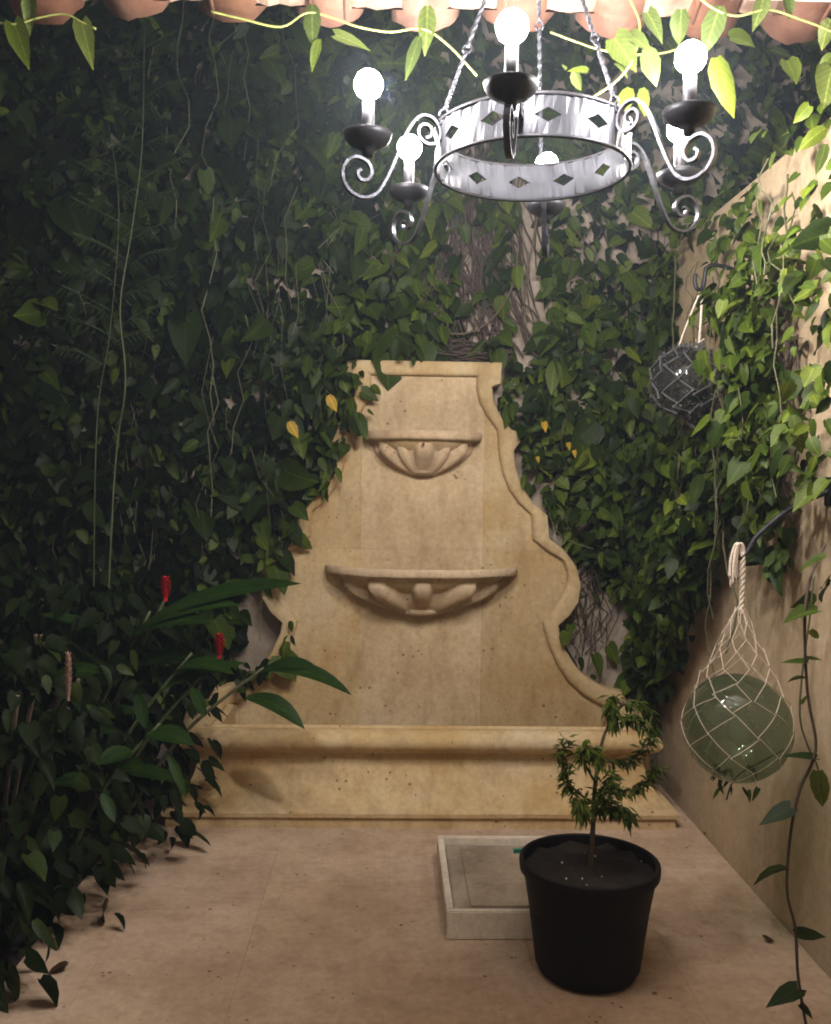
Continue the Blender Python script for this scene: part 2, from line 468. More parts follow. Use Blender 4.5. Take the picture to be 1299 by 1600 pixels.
P_ = list(zip(OUT, INN))
# resample along the outline for a smooth curve but keep the steps
for fl in (1, -1): border('border_moulding', P_, fl)
b0, i0 = OUT[0], INN[0]
border('border_moulding', [((-b0[0], b0[1] + 0.0), (-i0[0], i0[1])), ((b0[0], b0[1] + 0.0), (i0[0], i0[1]))], 1)

# half bowls
def half_bowl(name, a, p, zt, rim_h, depth, rr0, bumps, label, base_boss):
    root_g = Geo(); seg = 48
    # rim: half ellipse slab with rounded lip
    prof = [(0.90, -0.012), (0.955, 0.0), (0.985, 0.0), (1.0, -rim_h * 0.25), (1.0, -rim_h * 0.75), (0.985, -rim_h), (0.90, -rim_h - 0.004), (0.55, -rim_h - 0.004)]
    vs_, fs_ = [], []
    for i in range(seg + 1):
        th = PI * i / seg
        wob = 1 + 0.006 * mnoise.noise(Vector((th * 3, zt * 7, 1.3)))
        for s_, dz in prof:
            vs_.append((AX + a * s_ * wob * math.cos(th), PF - p * s_ * wob * math.sin(th) , zt + dz + 0.003 * mnoise.noise(Vector((th * 5, zt * 3, 0)))))
    k_ = len(prof)
    for i in range(seg):
        for k in range(k_ - 1): fs_.append((i * k_ + k, (i + 1) * k_ + k, (i + 1) * k_ + k + 1, i * k_ + k + 1))
    root_g.add(vs_, fs_)
    bowl = thing_part = root_g.build(name, 'bowl_stone', fountain, smooth=True)
    if label: bowl['label'] = label
    # lobed shell below, hollow inside
    g = Geo(); nz = 18; seg2 = 150; vs_, fs_ = [], []
    for j in range(nz + 1):
        t = j / nz
        rr = rr0 * math.cos(t * PI / 2 * 0.90) ** 0.62
        for i in range(seg2 + 1):
            th = PI * i / seg2
            env = math.sin(PI * min(1, 0.12 + t * 0.95)) ** 0.6
            k_l = 0.76 + sum(am * env * math.exp(-((th - R(c_)) / R(sg)) ** 4) * (1 if c_ != 90 else max(0, 1 - (t / 0.9) ** 3)) for c_, sg, am in bumps)
            vs_.append((AX + a * rr * k_l * math.cos(th), PF - p * rr * k_l * math.sin(th) * 0.98, zt - rim_h - 0.002 - depth * t))
    for j in range(nz):
        for i in range(seg2):
            o = j * (seg2 + 1) + i; fs_.append((o, o + 1, o + seg2 + 2, o + seg2 + 1))
    fs_.append(tuple(nz * (seg2 + 1) + i for i in range(seg2 + 1)))
    g.add(vs_, fs_); g.build('fluted_shell', 'bowl_stone', bowl, smooth=True)
    # inside of the bowl
    g = Geo(); vs_, fs_ = [], []
    for j in range(7):
        t = j / 6; rr = 0.90 * math.cos(t * PI / 2)
        for i in range(25):
            th = PI * i / 24; vs_.append((AX + a * rr * math.cos(th), PF - p * rr * math.sin(th), zt - 0.012 - depth * 0.7 * math.sin(t * PI / 2)))
    for j in range(6):
        for i in range(24):
            o = j * 25 + i; fs_.append((o, o + 25, o + 26, o + 1))
    g.add(vs_, fs_); g.build('bowl_inside', 'stone', bowl, smooth=True)
    # boss under the shell
    g = Geo(); vs_, fs_ = [], []; bw, bp, bz = base_boss
    pr = [(0.80, 0.018), (1.0, 0.006), (1.0, -0.010), (0.72, -0.026), (0.0, -0.028)]
    for s_, dz in pr:
        for i in range(17):
            th = PI * i / 16; vs_.append((AX + bw * s_ * math.cos(th), PF - bp * s_ * math.sin(th), bz + dz))
    for j in range(4):
        for i in range(16):
            o = j * 17 + i; fs_.append((o, o + 1, o + 18, o + 17))
    g.add(vs_, fs_); g.build('bowl_boss', 'bowl_stone', bowl, smooth=True)
    return bowl
half_bowl('upper_bowl', 0.287, 0.205, at(661, 673, 4.4).z, 0.040, 0.170, 0.92, [(90, 13, .22), (58, 7, .10), (122, 7, .10), (33, 10, .22), (147, 10, .22), (3, 9, .2), (177, 9, .2)], 'small fluted half bowl', (0.085, 0.075, at(661, 733, 4.48).z))
half_bowl('lower_bowl', 0.472, 0.265, at(661, 886, 4.45).z, 0.040, 0.20, 0.84, [(90, 8.5, .34), (56, 10.5, .34), (124, 10.5, .34), (22, 9, .30), (158, 9, .30)], 'large fluted half bowl', (0.115, 0.10, at(661, 956, 4.45).z))
ub = at(661, 673, 4.4).z
g = Geo(); g.tube([(AX - 0.005, PF - 0.207, ub - 0.064), (AX - 0.005, PF - 0.150, ub - 0.064)], 0.006, 8)
g.build('spout_hole', 'root_brown', fountain)

# basin: profile swept round three sides
BF = 4.03; HWB = 1.035; RIMZ = 0.405
prof = []    # (outward offset, z), from inside edge over the rim down to the floor
for k in range(9):
    a = PI * 0.95 - k * PI * 1.35 / 8
    prof.append((-0.035 + 0.058 * math.cos(a), RIMZ - 0.05 + 0.05 * math.sin(a)))
prof += [(-0.045, RIMZ - 0.112), (-0.048, 0.255), (-0.030, 0.19), (0.005, 0.125), (0.045, 0.085), (0.072, 0.078), (0.082, 0.066), (0.080, 0.048), (0.066, 0.044), (0.070, 0.0)]
prof = [(-0.13, 0.05), (-0.13, RIMZ - 0.012), (-0.10, RIMZ - 0.002)] + prof[1:]
basin_g = Geo(); vs_, fs_ = [], []
xs = [None]
path = [(-HWB, WALL_B - 0.003, -1, 0), (-HWB, BF, -1, -1)]
nx = 40
for i in range(1, nx): path.append((-HWB + 2 * HWB * i / nx, BF, 0, -1))
path += [(HWB, BF, 1, -1), (HWB, WALL_B - 0.003, 1, 0)]
for x, y, nx_, ny_ in path:
    for q, (o, z) in enumerate(prof):
        wv = 0.005 * mnoise.noise(Vector((x * 4, z * 9, q * .13))) if 3 < q < len(prof) - 1 else 0
        vs_.append((AX + x + (o + wv) * nx_, y + (o + wv) * ny_, z + (wv if q > 2 and z > 0.02 else 0)))
k_ = len(prof)
for i in range(len(path) - 1):
    for k in range(k_ - 1): fs_.append((i * k_ + k, i * k_ + k + 1, (i + 1) * k_ + k + 1, (i + 1) * k_ + k))
basin_g.add(vs_, fs_)
basin = basin_g.build('basin', 'stone', fountain, smooth=True)
basin.data.set_sharp_from_angle(angle=R(40))
g = Geo(); g.box(AX - HWB + 0.128, AX + HWB - 0.128, BF + 0.128, PF - 0.002, 0.02, 0.10); g.build('basin_floor', 'stone', basin)

# ------------------------------------------------------------------ access hatch
hatch = thing('access_hatch', (0.49, 3.33, 0), 'low white square kerb box with a recessed grey lid behind the black pot', 'hatch')
hx0, hx1, hy0, hy1, hz = 0.196, 0.81, 2.985, 3.64, 0.095
fw_ = 0.024
bevel_box('frame_side', hx0, hx1, hy0, hy0 + fw_, 0.0, hz, 'hatch_paint', hatch)
bevel_box('frame_side', hx0, hx1, hy1 - fw_, hy1, 0.0, hz, 'hatch_paint', hatch)
bevel_box('frame_side', hx0 + 0.001, hx0 + fw_, hy0 + fw_, hy1 - fw_, 0.0, hz - 0.001, 'hatch_paint', hatch)
bevel_box('frame_side', hx1 - fw_, hx1 - 0.001, hy0 + fw_, hy1 - fw_, 0.0, hz - 0.001, 'hatch_paint', hatch)
lid = bevel_box('lid', hx0 + fw_ + 0.006, hx1 - fw_ - 0.006, hy0 + fw_ + 0.006, hy1 - fw_ - 0.006, 0.02, hz - 0.028, 'hatch_lid', hatch)
bevel_box('lid_panel', hx0 + 0.085, hx1 - 0.085, hy0 + 0.085, hy1 - 0.085, hz - 0.0285, hz - 0.020, 'hatch_lid', lid, 0.003)

# ------------------------------------------------------------------ potted plant
PX, PY = 0.620, 2.80
plant = thing('potted_plant', (PX, PY, 0), 'small needle leaved sapling in a black plastic nursery pot on the floor', 'potted plant')
g = Geo()
g.lathe([(0.0, 0.002), (0.140, 0.002), (0.150, 0.010), (0.153, 0.03), (0.2005, 0.305), (0.202, 0.307), (0.208, 0.310), (0.2125, 0.314), (0.2145, 0.336),
         (0.213, 0.345), (0.206, 0.348), (0.199, 0.344), (0.197, 0.31), (0.160, 0.03), (0.0, 0.02)], 56, (PX, PY, 0))
pot = g.build('pot', 'black_plastic', plant, smooth=True); pot.data.set_sharp_from_angle(angle=R(50))
p = at(808, 1329, 2.93)
tg = Geo(); tg.bar([(p.x + 0.030, p.y - .01, p.z - 0.001), (p.x + 0.012, p.y, p.z), (p.x - 0.012, p.y, p.z - 0.001)], (0, 1, 0), 0.014, 0.012)
tg.build('rim_clip', 'teal_plastic', pot)
g = Geo(); vs_, fs_ = [(PX, PY, 0.322)], []
for j in range(1, 7):
    for k in range(30):
        a = 2 * PI * k / 30; rr = 0.1975 * j / 6
        vs_.append((PX + rr * math.cos(a), PY + rr * math.sin(a), 0.324 + 0.026 * mnoise.noise(Vector((rr * 20 * math.cos(a), rr * 20 * math.sin(a), 2))) - 0.006 * (j / 6) ** 2))
for k in range(30):
    fs_.append((0, 1 + k, 1 + (k + 1) % 30))
    for j in range(5): fs_.append((1 + j * 30 + k, 1 + (j + 1) * 30 + k, 1 + (j + 1) * 30 + (k + 1) % 30, 1 + j * 30 + (k + 1) % 30))
g.add(vs_, fs_); soil = g.build('potting_soil', 'soil', plant, smooth=True)
g = Geo()
for k in range(9):
    a = rnd.uniform(0, 2 * PI); rr = rnd.uniform(0.08, 0.188)
    g.sphere((PX + rr * math.cos(a), PY + rr * math.sin(a), 0.326), rnd.uniform(0.002, 0.0045), 6, 4)
g.build('perlite', 'white_plaster', soil, stuff=True)
stem = smooth_path([(PX + 0.005, PY, 0.31), at(927, 1290, PY), at(930, 1230, PY), at(938, 1175, PY + .01), at(948, 1140, PY + .02), at(975, 1095, PY + .03)], 5)
g = Geo(); g.tube(stem, [0.009 - 0.0055 * i / (len(stem) - 1) for i in range(len(stem))], 7); g.build('trunk', 'bark', plant, smooth=True)
branches = [
    [(930, 1255, 0), (905, 1240, -.02), (885, 1215, -.03), (878, 1180, -.03), (886, 1155, -.03)],
    [(932, 1225, 0), (915, 1195, -.04), (912, 1172, -.06), (928, 1170, -.07), (938, 1185, -.08)],
    [(931, 1240, 0), (955, 1232, .03), (985, 1235, .05), (1010, 1220, .06), (1025, 1200, .07)],
    [(936, 1190, 0), (955, 1190, .03), (985, 1186, .05), (1005, 1170, .06), (1020, 1150, .08)],
    [(928, 1275, 0), (950, 1262, -.04), (975, 1262, -.06), (985, 1275, -.07)],
    [(927, 1290, 0), (935, 1250, -.04), (945, 1225, -.06), (955, 1212, -.07)],
    [(928, 1280, 0), (915, 1258, -.04), (905, 1250, -.07), (912, 1270, -.09)],
    [(948, 1140, .02), (965, 1125, .0), (990, 1120, -.01), (1005, 1130, -.01)],
    [(960, 1115, .03), (985, 1095, .05), (1015, 1110, .08), (1022, 1140, .10)],
    [(928, 1285, 0), (938, 1262, .05), (950, 1248, .08), (958, 1230, .1)],
    [(970, 1100, .03), (958, 1090, 0), (955, 1105, -.02), (957, 1125, -.03)],
]
def needle(g, p, d, up, ln, wd):
    d = d.normalized(); s_ = d.cross(up)
    if s_.length < 1e-3: s_ = Vector((1, 0, 0))
    s_.normalize(); q = p + d * ln * 0.5; e = p + d * ln + Vector((0, 0, -ln * 0.18))
    g.add([p, q + s_ * wd, e, q - s_ * wd], [(0, 1, 2), (0, 2, 3)])
for br in branches:
    P = smooth_path([at(x, y, PY + dy) for x, y, dy in br], 6)
    g = Geo(); g.tube(P, [0.0042 - 0.0022 * i / (len(P) - 1) for i in range(len(P))], 5)
    bo = g.build('branch', 'bark', plant, smooth=True)
    g = Geo()
    for i in range(int(len(P) * 0.25), len(P)):
        t = (P[min(i + 1, len(P) - 1)] - P[i - 1]).normalized()
        for q in range(rnd.choice([4, 6, 8, 10])):
            d = t * rnd.uniform(0.3, 1.1) + Vector((rnd.uniform(-.9, .9), rnd.uniform(-.9, .9), rnd.uniform(-1.3, 0.15)))
            needle(g, P[i] + Vector([rnd.uniform(-.011, .011) for _ in range(3)]), d, Vector((rnd.uniform(-.3, .3), rnd.uniform(-.6, .2), 1)), rnd.uniform(0.026, 0.050), 0.0052)
    g.build('needle_leaves', 'leaf_potted', bo, stuff=True)

# ------------------------------------------------------------------ leaf meshes
def heart_leaf(k):
    """base at origin, tip along +Y, face towards +Z"""
    r_ = random.Random(100 + k)
    wd = [0.36, 0.43, 0.29, 0.39, 0.33, 0.25][k]; fold = [0.10, 0.20, 0.05, 0.15, -0.06, 0.24][k]; dr = [0.10, 0.30, 0.18, 0.04, 0.38, 0.22][k]; sk = [0.04, -0.09, 0.02, 0.11, -0.13, 0.07][k]
    ys = [0.0, 0.18, 0.42, 0.68, 1.0]; ww = [[0.62, 1.0, 0.93, 0.56], [0.50, 0.95, 1.0, 0.66], [0.35, 0.82, 1.0, 0.62], [0.58, 1.0, 0.98, 0.60], [0.42, 0.9, 1.0, 0.7], [0.3, 0.75, 1.0, 0.7]][k] + [0.0]
    back = [[-0.13, 0.05, 0.36, 0.66], [-0.07, 0.10, 0.38, 0.70], [-0.02, 0.14, 0.42, 0.70], [-0.10, 0.06, 0.36, 0.68], [-0.04, 0.12, 0.40, 0.72], [0.0, 0.15, 0.42, 0.7]][k] + [1.0]
    vs_ = []; fs_ = []
    for y in ys: vs_.append((sk * y * y, y, -dr * y * y))
    for s_ in (-1, 1):
        for y, q in zip(back[:4], ww[:4]):
            x = s_ * q * wd * (1 + r_.uniform(-.06, .06)); vs_.append((x + sk * y * y, y, fold * q * (0.8 if s_ > 0 else 1.0) - dr * max(0, y) ** 2 - 0.05 * (q ** 2)))
    for s_, o in ((0, 5), (1, 9)):
        for i in range(3):
            f1 = (i, o + i, o + i + 1, i + 1) if s_ == 0 else (i, i + 1, o + i + 1, o + i)
            fs_.append(f1)
        fs_.append((3, o + 3, 4) if s_ == 0 else (3, 4, o + 3))
    return vs_, fs_
LEAFV = [heart_leaf(k) for k in range(6)]
LEAF_SK = [0.04, -0.09, 0.02, 0.11, -0.13, 0.07]
def leaf_uv(me, uvs):
    ul = me.uv_layers.new(name='leaf_uv'); vi = np.empty(len(me.loops), dtype=np.int32); me.loops.foreach_get('vertex_index', vi)
    ul.data.foreach_set('uv', np.asarray(uvs, dtype=np.float32)[vi].ravel())
LEAF_ME = {}
def leaf_mesh(k, mat):
    key = (k, mat)
    if key not in LEAF_ME:
        me = bpy.data.meshes.new('leaf'); me.from_pydata(LEAFV[k][0], [], LEAFV[k][1]); me.materials.append(MATS[mat])
        me.polygons.foreach_set('use_smooth', [True] * len(me.polygons)); leaf_uv(me, [(a[0] - LEAF_SK[k] * a[1] ** 2, a[1]) for a in LEAFV[k][0]]); me.update(); LEAF_ME[key] = me
    return LEAF_ME[key]
def leaf_matrix(p, tip, nrm, size, asp=1.0):
    t = Vector(tip).normalized(); n_ = Vector(nrm); n_ = (n_ - t * n_.dot(t))
    if n_.length < 1e-4: n_ = t.orthogonal()
    n_.normalize(); x = t.cross(n_)
    M = Matrix(((x.x * size * asp, t.x * size, n_.x * size, p[0]), (x.y * size * asp, t.y * size, n_.y * size, p[1]), (x.z * size * asp, t.z * size, n_.z * size, p[2]), (0, 0, 0, 1)))
    return M
def put_leaf(parent, M, mat, k=None, label=None, name='leaf'):
    k = rnd.randrange(6) if k is None else k
    o = bpy.data.objects.new(name, leaf_mesh(k, mat)); C.objects.link(o)
    o.parent = parent; o.matrix_basis = Matrix.Translation(-world_loc(parent)) @ M
    if label: o['label'] = label
    return o
def foliage(parent, items, mats, name='foliage'):
    """items: (matrix, material name, variant) joined into one part"""
    V, Fc, MI, UV = [], [], [], []; off = 0
    for M, mt, k in items:
        vv = np.array(LEAFV[k][0]); A = np.array(M)
        V.append(vv @ A[:3, :3].T + A[:3, 3]); UV += [(a[0] - LEAF_SK[k] * a[1] ** 2, a[1]) for a in LEAFV[k][0]]; mi = mats.index(mt)
        for f_ in LEAFV[k][1]: Fc.append(tuple(i + off for i in f_)); MI.append(mi)
        off += len(vv)
    me = bpy.data.meshes.new(name); me.from_pydata(np.concatenate(V).tolist(), [], Fc)
    for q in mats: me.materials.append(MATS[q])
    me.polygons.foreach_set('material_index', MI); me.polygons.foreach_set('use_smooth', [True] * len(Fc)); leaf_uv(me, UV); me.update()
    return link(name, me, parent, stuff=True)
def finish_vine(parent, items, keep, mats):
    """the leaves that show largest become objects of their own, the rest one part"""
    items.sort(key=lambda q: -q[3])
    for M, mt, k, _ in items[:keep]: put_leaf(parent, M, mt, k)
    if len(items) > keep: foliage(parent, [q[:3] for q in items[keep:]], mats)

def pick(ws):
    q = rnd.random() * sum(w_ for _, w_ in ws)
    for nme, w_ in ws:
        q -= w_
        if q <= 0: return nme
    return ws[-1][0]

# ------------------------------------------------------------------ vines on the back wall
BACK_MATS = ['leaf_dark', 'leaf_mid', 'leaf_light', 'leaf_yellow', 'leaf_shrub_shade']
def wall_leaf(x, z, depth, size, mt, out=0.9):
    p = Vector((x, WALL_B - depth, z))
    tip = Vector((rnd.gauss(0, 0.7), rnd.gauss(-0.3, 0.45), -1.0 + abs(rnd.gauss(0, .35))))
    nrm = Vector((rnd.gauss(0, 0.6), -1.0, rnd.gauss(0.6, 0.6)))
    k = rnd.randrange(6)
    return (leaf_matrix(p, tip, nrm, size, rnd.uniform(0.65, 1.2)), mt, k, depth + size * 1.2 + rnd.uniform(0, .05))

def dens_noise(x, z, s, o=0): return mnoise.noise(Vector((x * s, z * s, o)))

def hang_stem(g, x, z0, z1, y, r_=0.0025, wob=0.03):
    n_ = max(4, int((z0 - z1) / 0.12)); pts = []
    ph = rnd.uniform(0, 50)
    for i in range(n_ + 1):
        t = i / n_; pts.append((x + wob * dens_noise(ph, t * 3, 1.0) * 2, y + wob * dens_noise(ph + 9, t * 3, 1.0), z0 + (z1 - z0) * t))
    g.tube(pts, r_, 4)

# left of the fountain
vine = thing('wall_vine', (-1.0, WALL_B - 0.02, 0.0), 'dense dark heart leaved vine covering the wall on the ginger side of the fountain', 'vine', 'vines on the back wall')
items = []
def left_edge(z):   # where the vine stops against the fountain
    e = AX - half_w(min(z, ztop)) if z < ztop else 0.03
    return e + 0.07 + 0.07 * dens_noise(z, 3, 3.1)
cnt = 0
while cnt < 5000:
    x = rnd.uniform(-2.04, 0.1); z = 0.25 + 3.75 * rnd.random()
    e = left_edge(z)
    if z < 0.42: e = -1.05
    if x > e: continue
    if ((x + 0.62) / 0.13) ** 2 + ((z - 0.83) / 0.20) ** 2 < 1: continue
    dn = dens_noise(x, z, 3.0)
    if dn < -0.45 and rnd.random() < 0.5: continue
    near = max(0.0, 1 - (e - x) / 0.45)
    dep = rnd.uniform(0.02, 0.10) + (0.16 * rnd.random() * (0.5 + dn) if x < e - 0.15 else 0.02)
    dep = max(0.02, dep) + max(0, (-0.9 - x)) * 0.2
    if x > AX - half_w(min(z, ztop)) - 0.07 and z < ztop + .02: dep = rnd.uniform(0.16, 0.21)
    size = min(0.2, max(0.03, 0.062 * math.exp(rnd.gauss(0, .42))))
    if z > 2.2: size *= 1.25
    far_ = min(1.0, max(0.0, (-0.35 - x) / 0.7))  # leaves turn darker to the left; that side's dimness is put into their colour
    mt = pick([('leaf_shrub_shade', 0.55 * far_), ('leaf_dark', 0.62 - 0.40 * near), ('leaf_mid', (0.30 + 0.25 * near) * (1 - .6 * far_)), ('leaf_light', 0.02 + 0.24 * near)])
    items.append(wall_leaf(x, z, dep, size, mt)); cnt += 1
for q in range(2900):  # near-black backing leaves: shade of the gaps put into their colour
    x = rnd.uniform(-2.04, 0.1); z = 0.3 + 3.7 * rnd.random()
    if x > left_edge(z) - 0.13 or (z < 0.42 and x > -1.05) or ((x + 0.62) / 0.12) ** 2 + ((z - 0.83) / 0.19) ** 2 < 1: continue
    it = wall_leaf(x, z, rnd.uniform(0.012, 0.03), rnd.uniform(0.11, 0.17), 'leaf_shrub_shade'); items.append(it[:3] + (-1,))
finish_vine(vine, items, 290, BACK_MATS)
for (px_, py_) in ((452, 669), (513, 628)):
    put_leaf(vine, leaf_matrix(at(px_, py_ - 10, 4.36), (0.5, -0.1, -0.8), (0.1, -1, .3), 0.085, 1.05), 'leaf_yellow', 2, 'withered orange yellow leaf')
g = Geo()
for k in range(60):
    x = rnd.uniform(-1.7, -0.2); z0 = rnd.uniform(1.2, 3.9); z1 = max(0.7, z0 - rnd.uniform(0.25, 1.1))
    if x > left_edge(z1) - 0.08: continue
    hang_stem(g, x, z0, z1, WALL_B - rnd.uniform(0.08, 0.22), rnd.uniform(0.0012, 0.0026), 0.07)
g.build('hanging_stems', 'stem_pale', vine, stuff=True)

# above the fountain: roots and sparse leaves
vine = thing('root_tangle_vine', (0.3, WALL_B - 0.02, 2.12), 'tangled brown roots with sparse leaves on the wall above the fountain top', 'vine', 'vines on the back wall')
items = []; cnt = 0
while cnt < 900:
    x = rnd.uniform(0.0, 0.80); z = rnd.uniform(2.14, 3.95)
    bare = math.exp(-((x - 0.63 - 0.05 * math.sin(z * 3)) / 0.10) ** 2) * (1 if z < 3.05 else 0.4)
    rooty = math.exp(-((x - 0.38) / 0.17) ** 2) * (1 if z < 2.75 else 0.5)
    if rnd.random() < bare * 1.3 or rnd.random() < rooty * 0.97: cnt += 0.2; continue
    size = rnd.uniform(0.07, 0.13)
    items.append(wall_leaf(x, z, rnd.uniform(0.02, 0.13), size, pick([('leaf_dark', .45), ('leaf_mid', .45), ('leaf_light', .10)]))); cnt += 1
finish_vine(vine, items, 170, BACK_MATS)
g = Geo()
for k in range(170):
    x0 = rnd.gauss(0.36, 0.15); z0 = rnd.uniform(2.5, 3.7); ln = rnd.uniform(0.3, 1.1)
    pts = []; ph = rnd.uniform(0, 90); z1 = max(2.12, z0 - ln); y = WALL_B - rnd.uniform(0.006, 0.07)
    slant = rnd.gauss(0, 0.18)
    for i in range(9):
        t = i / 8; pts.append((x0 + slant * t + 0.09 * dens_noise(ph, t * 2.4, 1), y + 0.02 * dens_noise(ph + 5, t * 4, 1), z0 + (z1 - z0) * t))
    g.tube(pts, rnd.uniform(0.002, 0.0055), 4)
for k in range(60):   # matted roots lying along the top of the fountain
    x0 = rnd.uniform(-0.15, 0.45); ph = rnd.uniform(0, 90); ln = rnd.uniform(0.1, 0.4); y = rnd.uniform(PF + 0.02, WALL_B - 0.02); zb = ztop + 0.008 + abs(rnd.gauss(0, 0.045))
    g.tube([(min(0.58, x0 + ln * i / 6), y + 0.03 * dens_noise(ph, i, .5), zb + 0.03 * dens_noise(ph + 7, i, .4) + 0.01) for i in range(7)], rnd.uniform(0.003, 0.006), 4)
g.build('aerial_roots', 'root_brown', vine, stuff=True)
for pts, r_ in (([(0.13, 4.58, 2.13), (0.20, 4.56, 2.20), (0.24, 4.57, 2.30), (0.22, 4.58, 2.42)], 0.004),
                ([(0.16, 4.56, 2.24), (0.34, 4.53, 2.22), (0.48, 4.53, 2.30), (0.58, 4.55, 2.48), (0.60, 4.58, 2.7)], 0.004),
                ([(0.57, 4.62, 3.1), (0.60, 4.60, 2.8), (0.66, 4.60, 2.55), (0.62, 4.61, 2.3)], 0.005),
                ([(0.72, 4.62, 3.0), (0.68, 4.60, 2.7), (0.64, 4.60, 2.45), (0.66, 4.61, 2.2)], 0.005)):
    g = Geo(); g.tube(smooth_path(pts, 5), r_, 5); g.build('woody_stem', 'bark', vine, smooth=True)

# right of the fountain
vine = thing('wall_vine', (1.0, WALL_B - 0.02, 0.0), 'leafy vine with a few yellow leaves on the wall between fountain and ochre wall', 'vine', 'vines on the back wall')
items = []; cnt = 0
def right_edge(z):
    e = AX + half_w(min(z, ztop)) if z < ztop else 0.72
    return e
patches = [(1.03, 0.83, 0.16, 0.20), (0.93, 1.02, 0.10, 0.10), (0.66, 1.90, 0.06, 0.10), (0.74, 1.56, 0.05, 0.12), (1.10, 2.12, 0.07, 0.12), (1.15, 1.98, 0.05, .07), (0.98, 0.60, 0.22, .16)]
while cnt < 2900:
    x = rnd.uniform(0.5, 1.42); z = 0.45 + 3.5 * rnd.random()
    if z > 2.6: x = rnd.uniform(0.66, 2.6)
    e = right_edge(z) + 0.03 + 0.06 * max(0, dens_noise(z, 1, 4))
    if x < e: continue
    if any(((x - a) / c) ** 2 + ((z - b_) / d) ** 2 < 1 for a, b_, c, d in patches) and rnd.random() < 0.93: cnt += 0.1; continue
    dn = dens_noise(x, z, 3.4, 7)
    if dn < -0.3 and rnd.random() < 0.6: continue
    dep = rnd.uniform(0.02, 0.10) + max(0, 0.12 * rnd.random() * (0.5 + dn)) + max(0, x - 1.1) * 0.25 * (1 if x < 1.4 else 0)
    up = 1 if z > 1.5 else 0
    mt = pick([('leaf_dark', 0.42), ('leaf_mid', 0.40 + .05 * up), ('leaf_light', 0.13 + 0.08 * up), ('leaf_yellow', 0.0)])
    size = min(0.17, max(0.028, 0.060 * math.exp(rnd.gauss(0, .40))))
    items.append(wall_leaf(x, z, dep, size, mt)); cnt += 1
for q in range(800):  # dark backing layer again, its colour standing in for shade between the leaves
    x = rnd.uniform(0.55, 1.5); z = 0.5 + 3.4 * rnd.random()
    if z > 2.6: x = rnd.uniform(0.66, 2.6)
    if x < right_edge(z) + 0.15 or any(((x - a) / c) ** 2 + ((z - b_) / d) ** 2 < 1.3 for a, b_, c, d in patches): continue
    it = wall_leaf(x, z, rnd.uniform(0.012, 0.03), rnd.uniform(0.10, 0.15), 'leaf_shrub_shade'); items.append(it[:3] + (-1,))
finish_vine(vine, items, 290, BACK_MATS)
for (px_, py_, s_) in ((850, 668, .05), (888, 700, .038), (840, 722, .03), (897, 712, .036)):
    put_leaf(vine, leaf_matrix(at(px_, py_ - 8, 4.40), (0.2, -0.1, -0.8), (0.1, -1, .3), s_, .9), 'leaf_yellow', 0, 'small yellow leaf')
g = Geo()
for k in range(40):
    x = rnd.uniform(0.75, 1.33); z0 = rnd.uniform(0.95, 3.0); z1 = z0 - rnd.uniform(0.3, 0.9)
    if x < right_edge(z1) + 0.05: continue
    hang_stem(g, x, z0, max(0.45, z1), WALL_B - rnd.uniform(0.02, 0.14), rnd.uniform(0.0018, 0.0035), 0.06)
for k in range(26):
    x = rnd.uniform(0.86, 1.10); z0 = rnd.uniform(1.0, 1.3)
    hang_stem(g, x, z0, rnd.uniform(0.5, 0.75), WALL_B - rnd.uniform(0.01, 0.05), rnd.uniform(0.002, 0.004), 0.08)
g.build('hanging_stems', 'root_brown', vine, stuff=True)
g = Geo(); g.tube(smooth_path([at(858, 800, 4.53), at(868, 826, 4.50), at(890, 845, 4.48), at(928, 858, 4.47)], 6), 0.003, 5); g.build('woody_stem', 'stem_pale', vine)

# ------------------------------------------------------------------ pothos on the right wall
vine = thing('pothos_vine', (WALL_R - 0.02, 3.6, 0.9), 'bright green pothos climbing the ochre wall around the hanging glass floats', 'vine')
items = []; cnt = 0
RM = ['leaf_mid', 'leaf_light', 'leaf_dark', 'leaf_bright']
while cnt < 2500:
    y = rnd.uniform(2.55, 4.55); z = rnd.uniform(0.45, 2.68)
    top = 2.62 + 0.05 * math.sin(y * 5)
    low = 1.26 + 0.10 * math.sin(y * 4.0) if y < 3.55 else 1.20 - (y - 3.55) * 0.85
    if z > top or z < low: continue
    dn = dens_noise(y, z, 2.6, 21)
    thin = 0.25 if z > 2.22 else 0.75
    if y > 3.5 and z > 1.72: thin = 0.02
    if y > 3.6 and z < 1.7: thin = 1.1
    if y < 3.4 and z < 2.2: thin = 0.95
    if y < 3.02: thin = 0.30
    if z > 2.35: thin = 0.30
    if rnd.random() > thin + dn * 0.9: cnt += 0.02; continue
    dep = rnd.uniform(0.02, 0.12) + max(0, 0.20 * rnd.random() * (0.55 + dn))
    if y > 3.3 and z > 1.7: dep = min(dep, 0.09)
    p = Vector((WALL_R - dep, y, z))
    tip = Vector((rnd.gauss(-0.3, 0.5), rnd.gauss(-0.15, 0.7), -1.0 + abs(rnd.gauss(0, .4)))); nrm = Vector((-0.75 + rnd.gauss(0, .45), -0.45 + rnd.gauss(0, .5), 0.6 + rnd.gauss(0, .5)))
    size = min(0.13, max(0.025, 0.056 * math.exp(rnd.gauss(0, .38))))
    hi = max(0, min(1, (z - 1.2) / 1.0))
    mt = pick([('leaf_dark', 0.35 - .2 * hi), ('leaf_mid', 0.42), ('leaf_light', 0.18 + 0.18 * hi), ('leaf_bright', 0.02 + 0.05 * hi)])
    items.append((leaf_matrix(p, tip, nrm, size, rnd.uniform(.85, 1.1)), mt, rnd.randrange(6), dep + size + (3.5 - y) * .1)); cnt += 1
finish_vine(vine, items, 295, RM)
g = Geo()
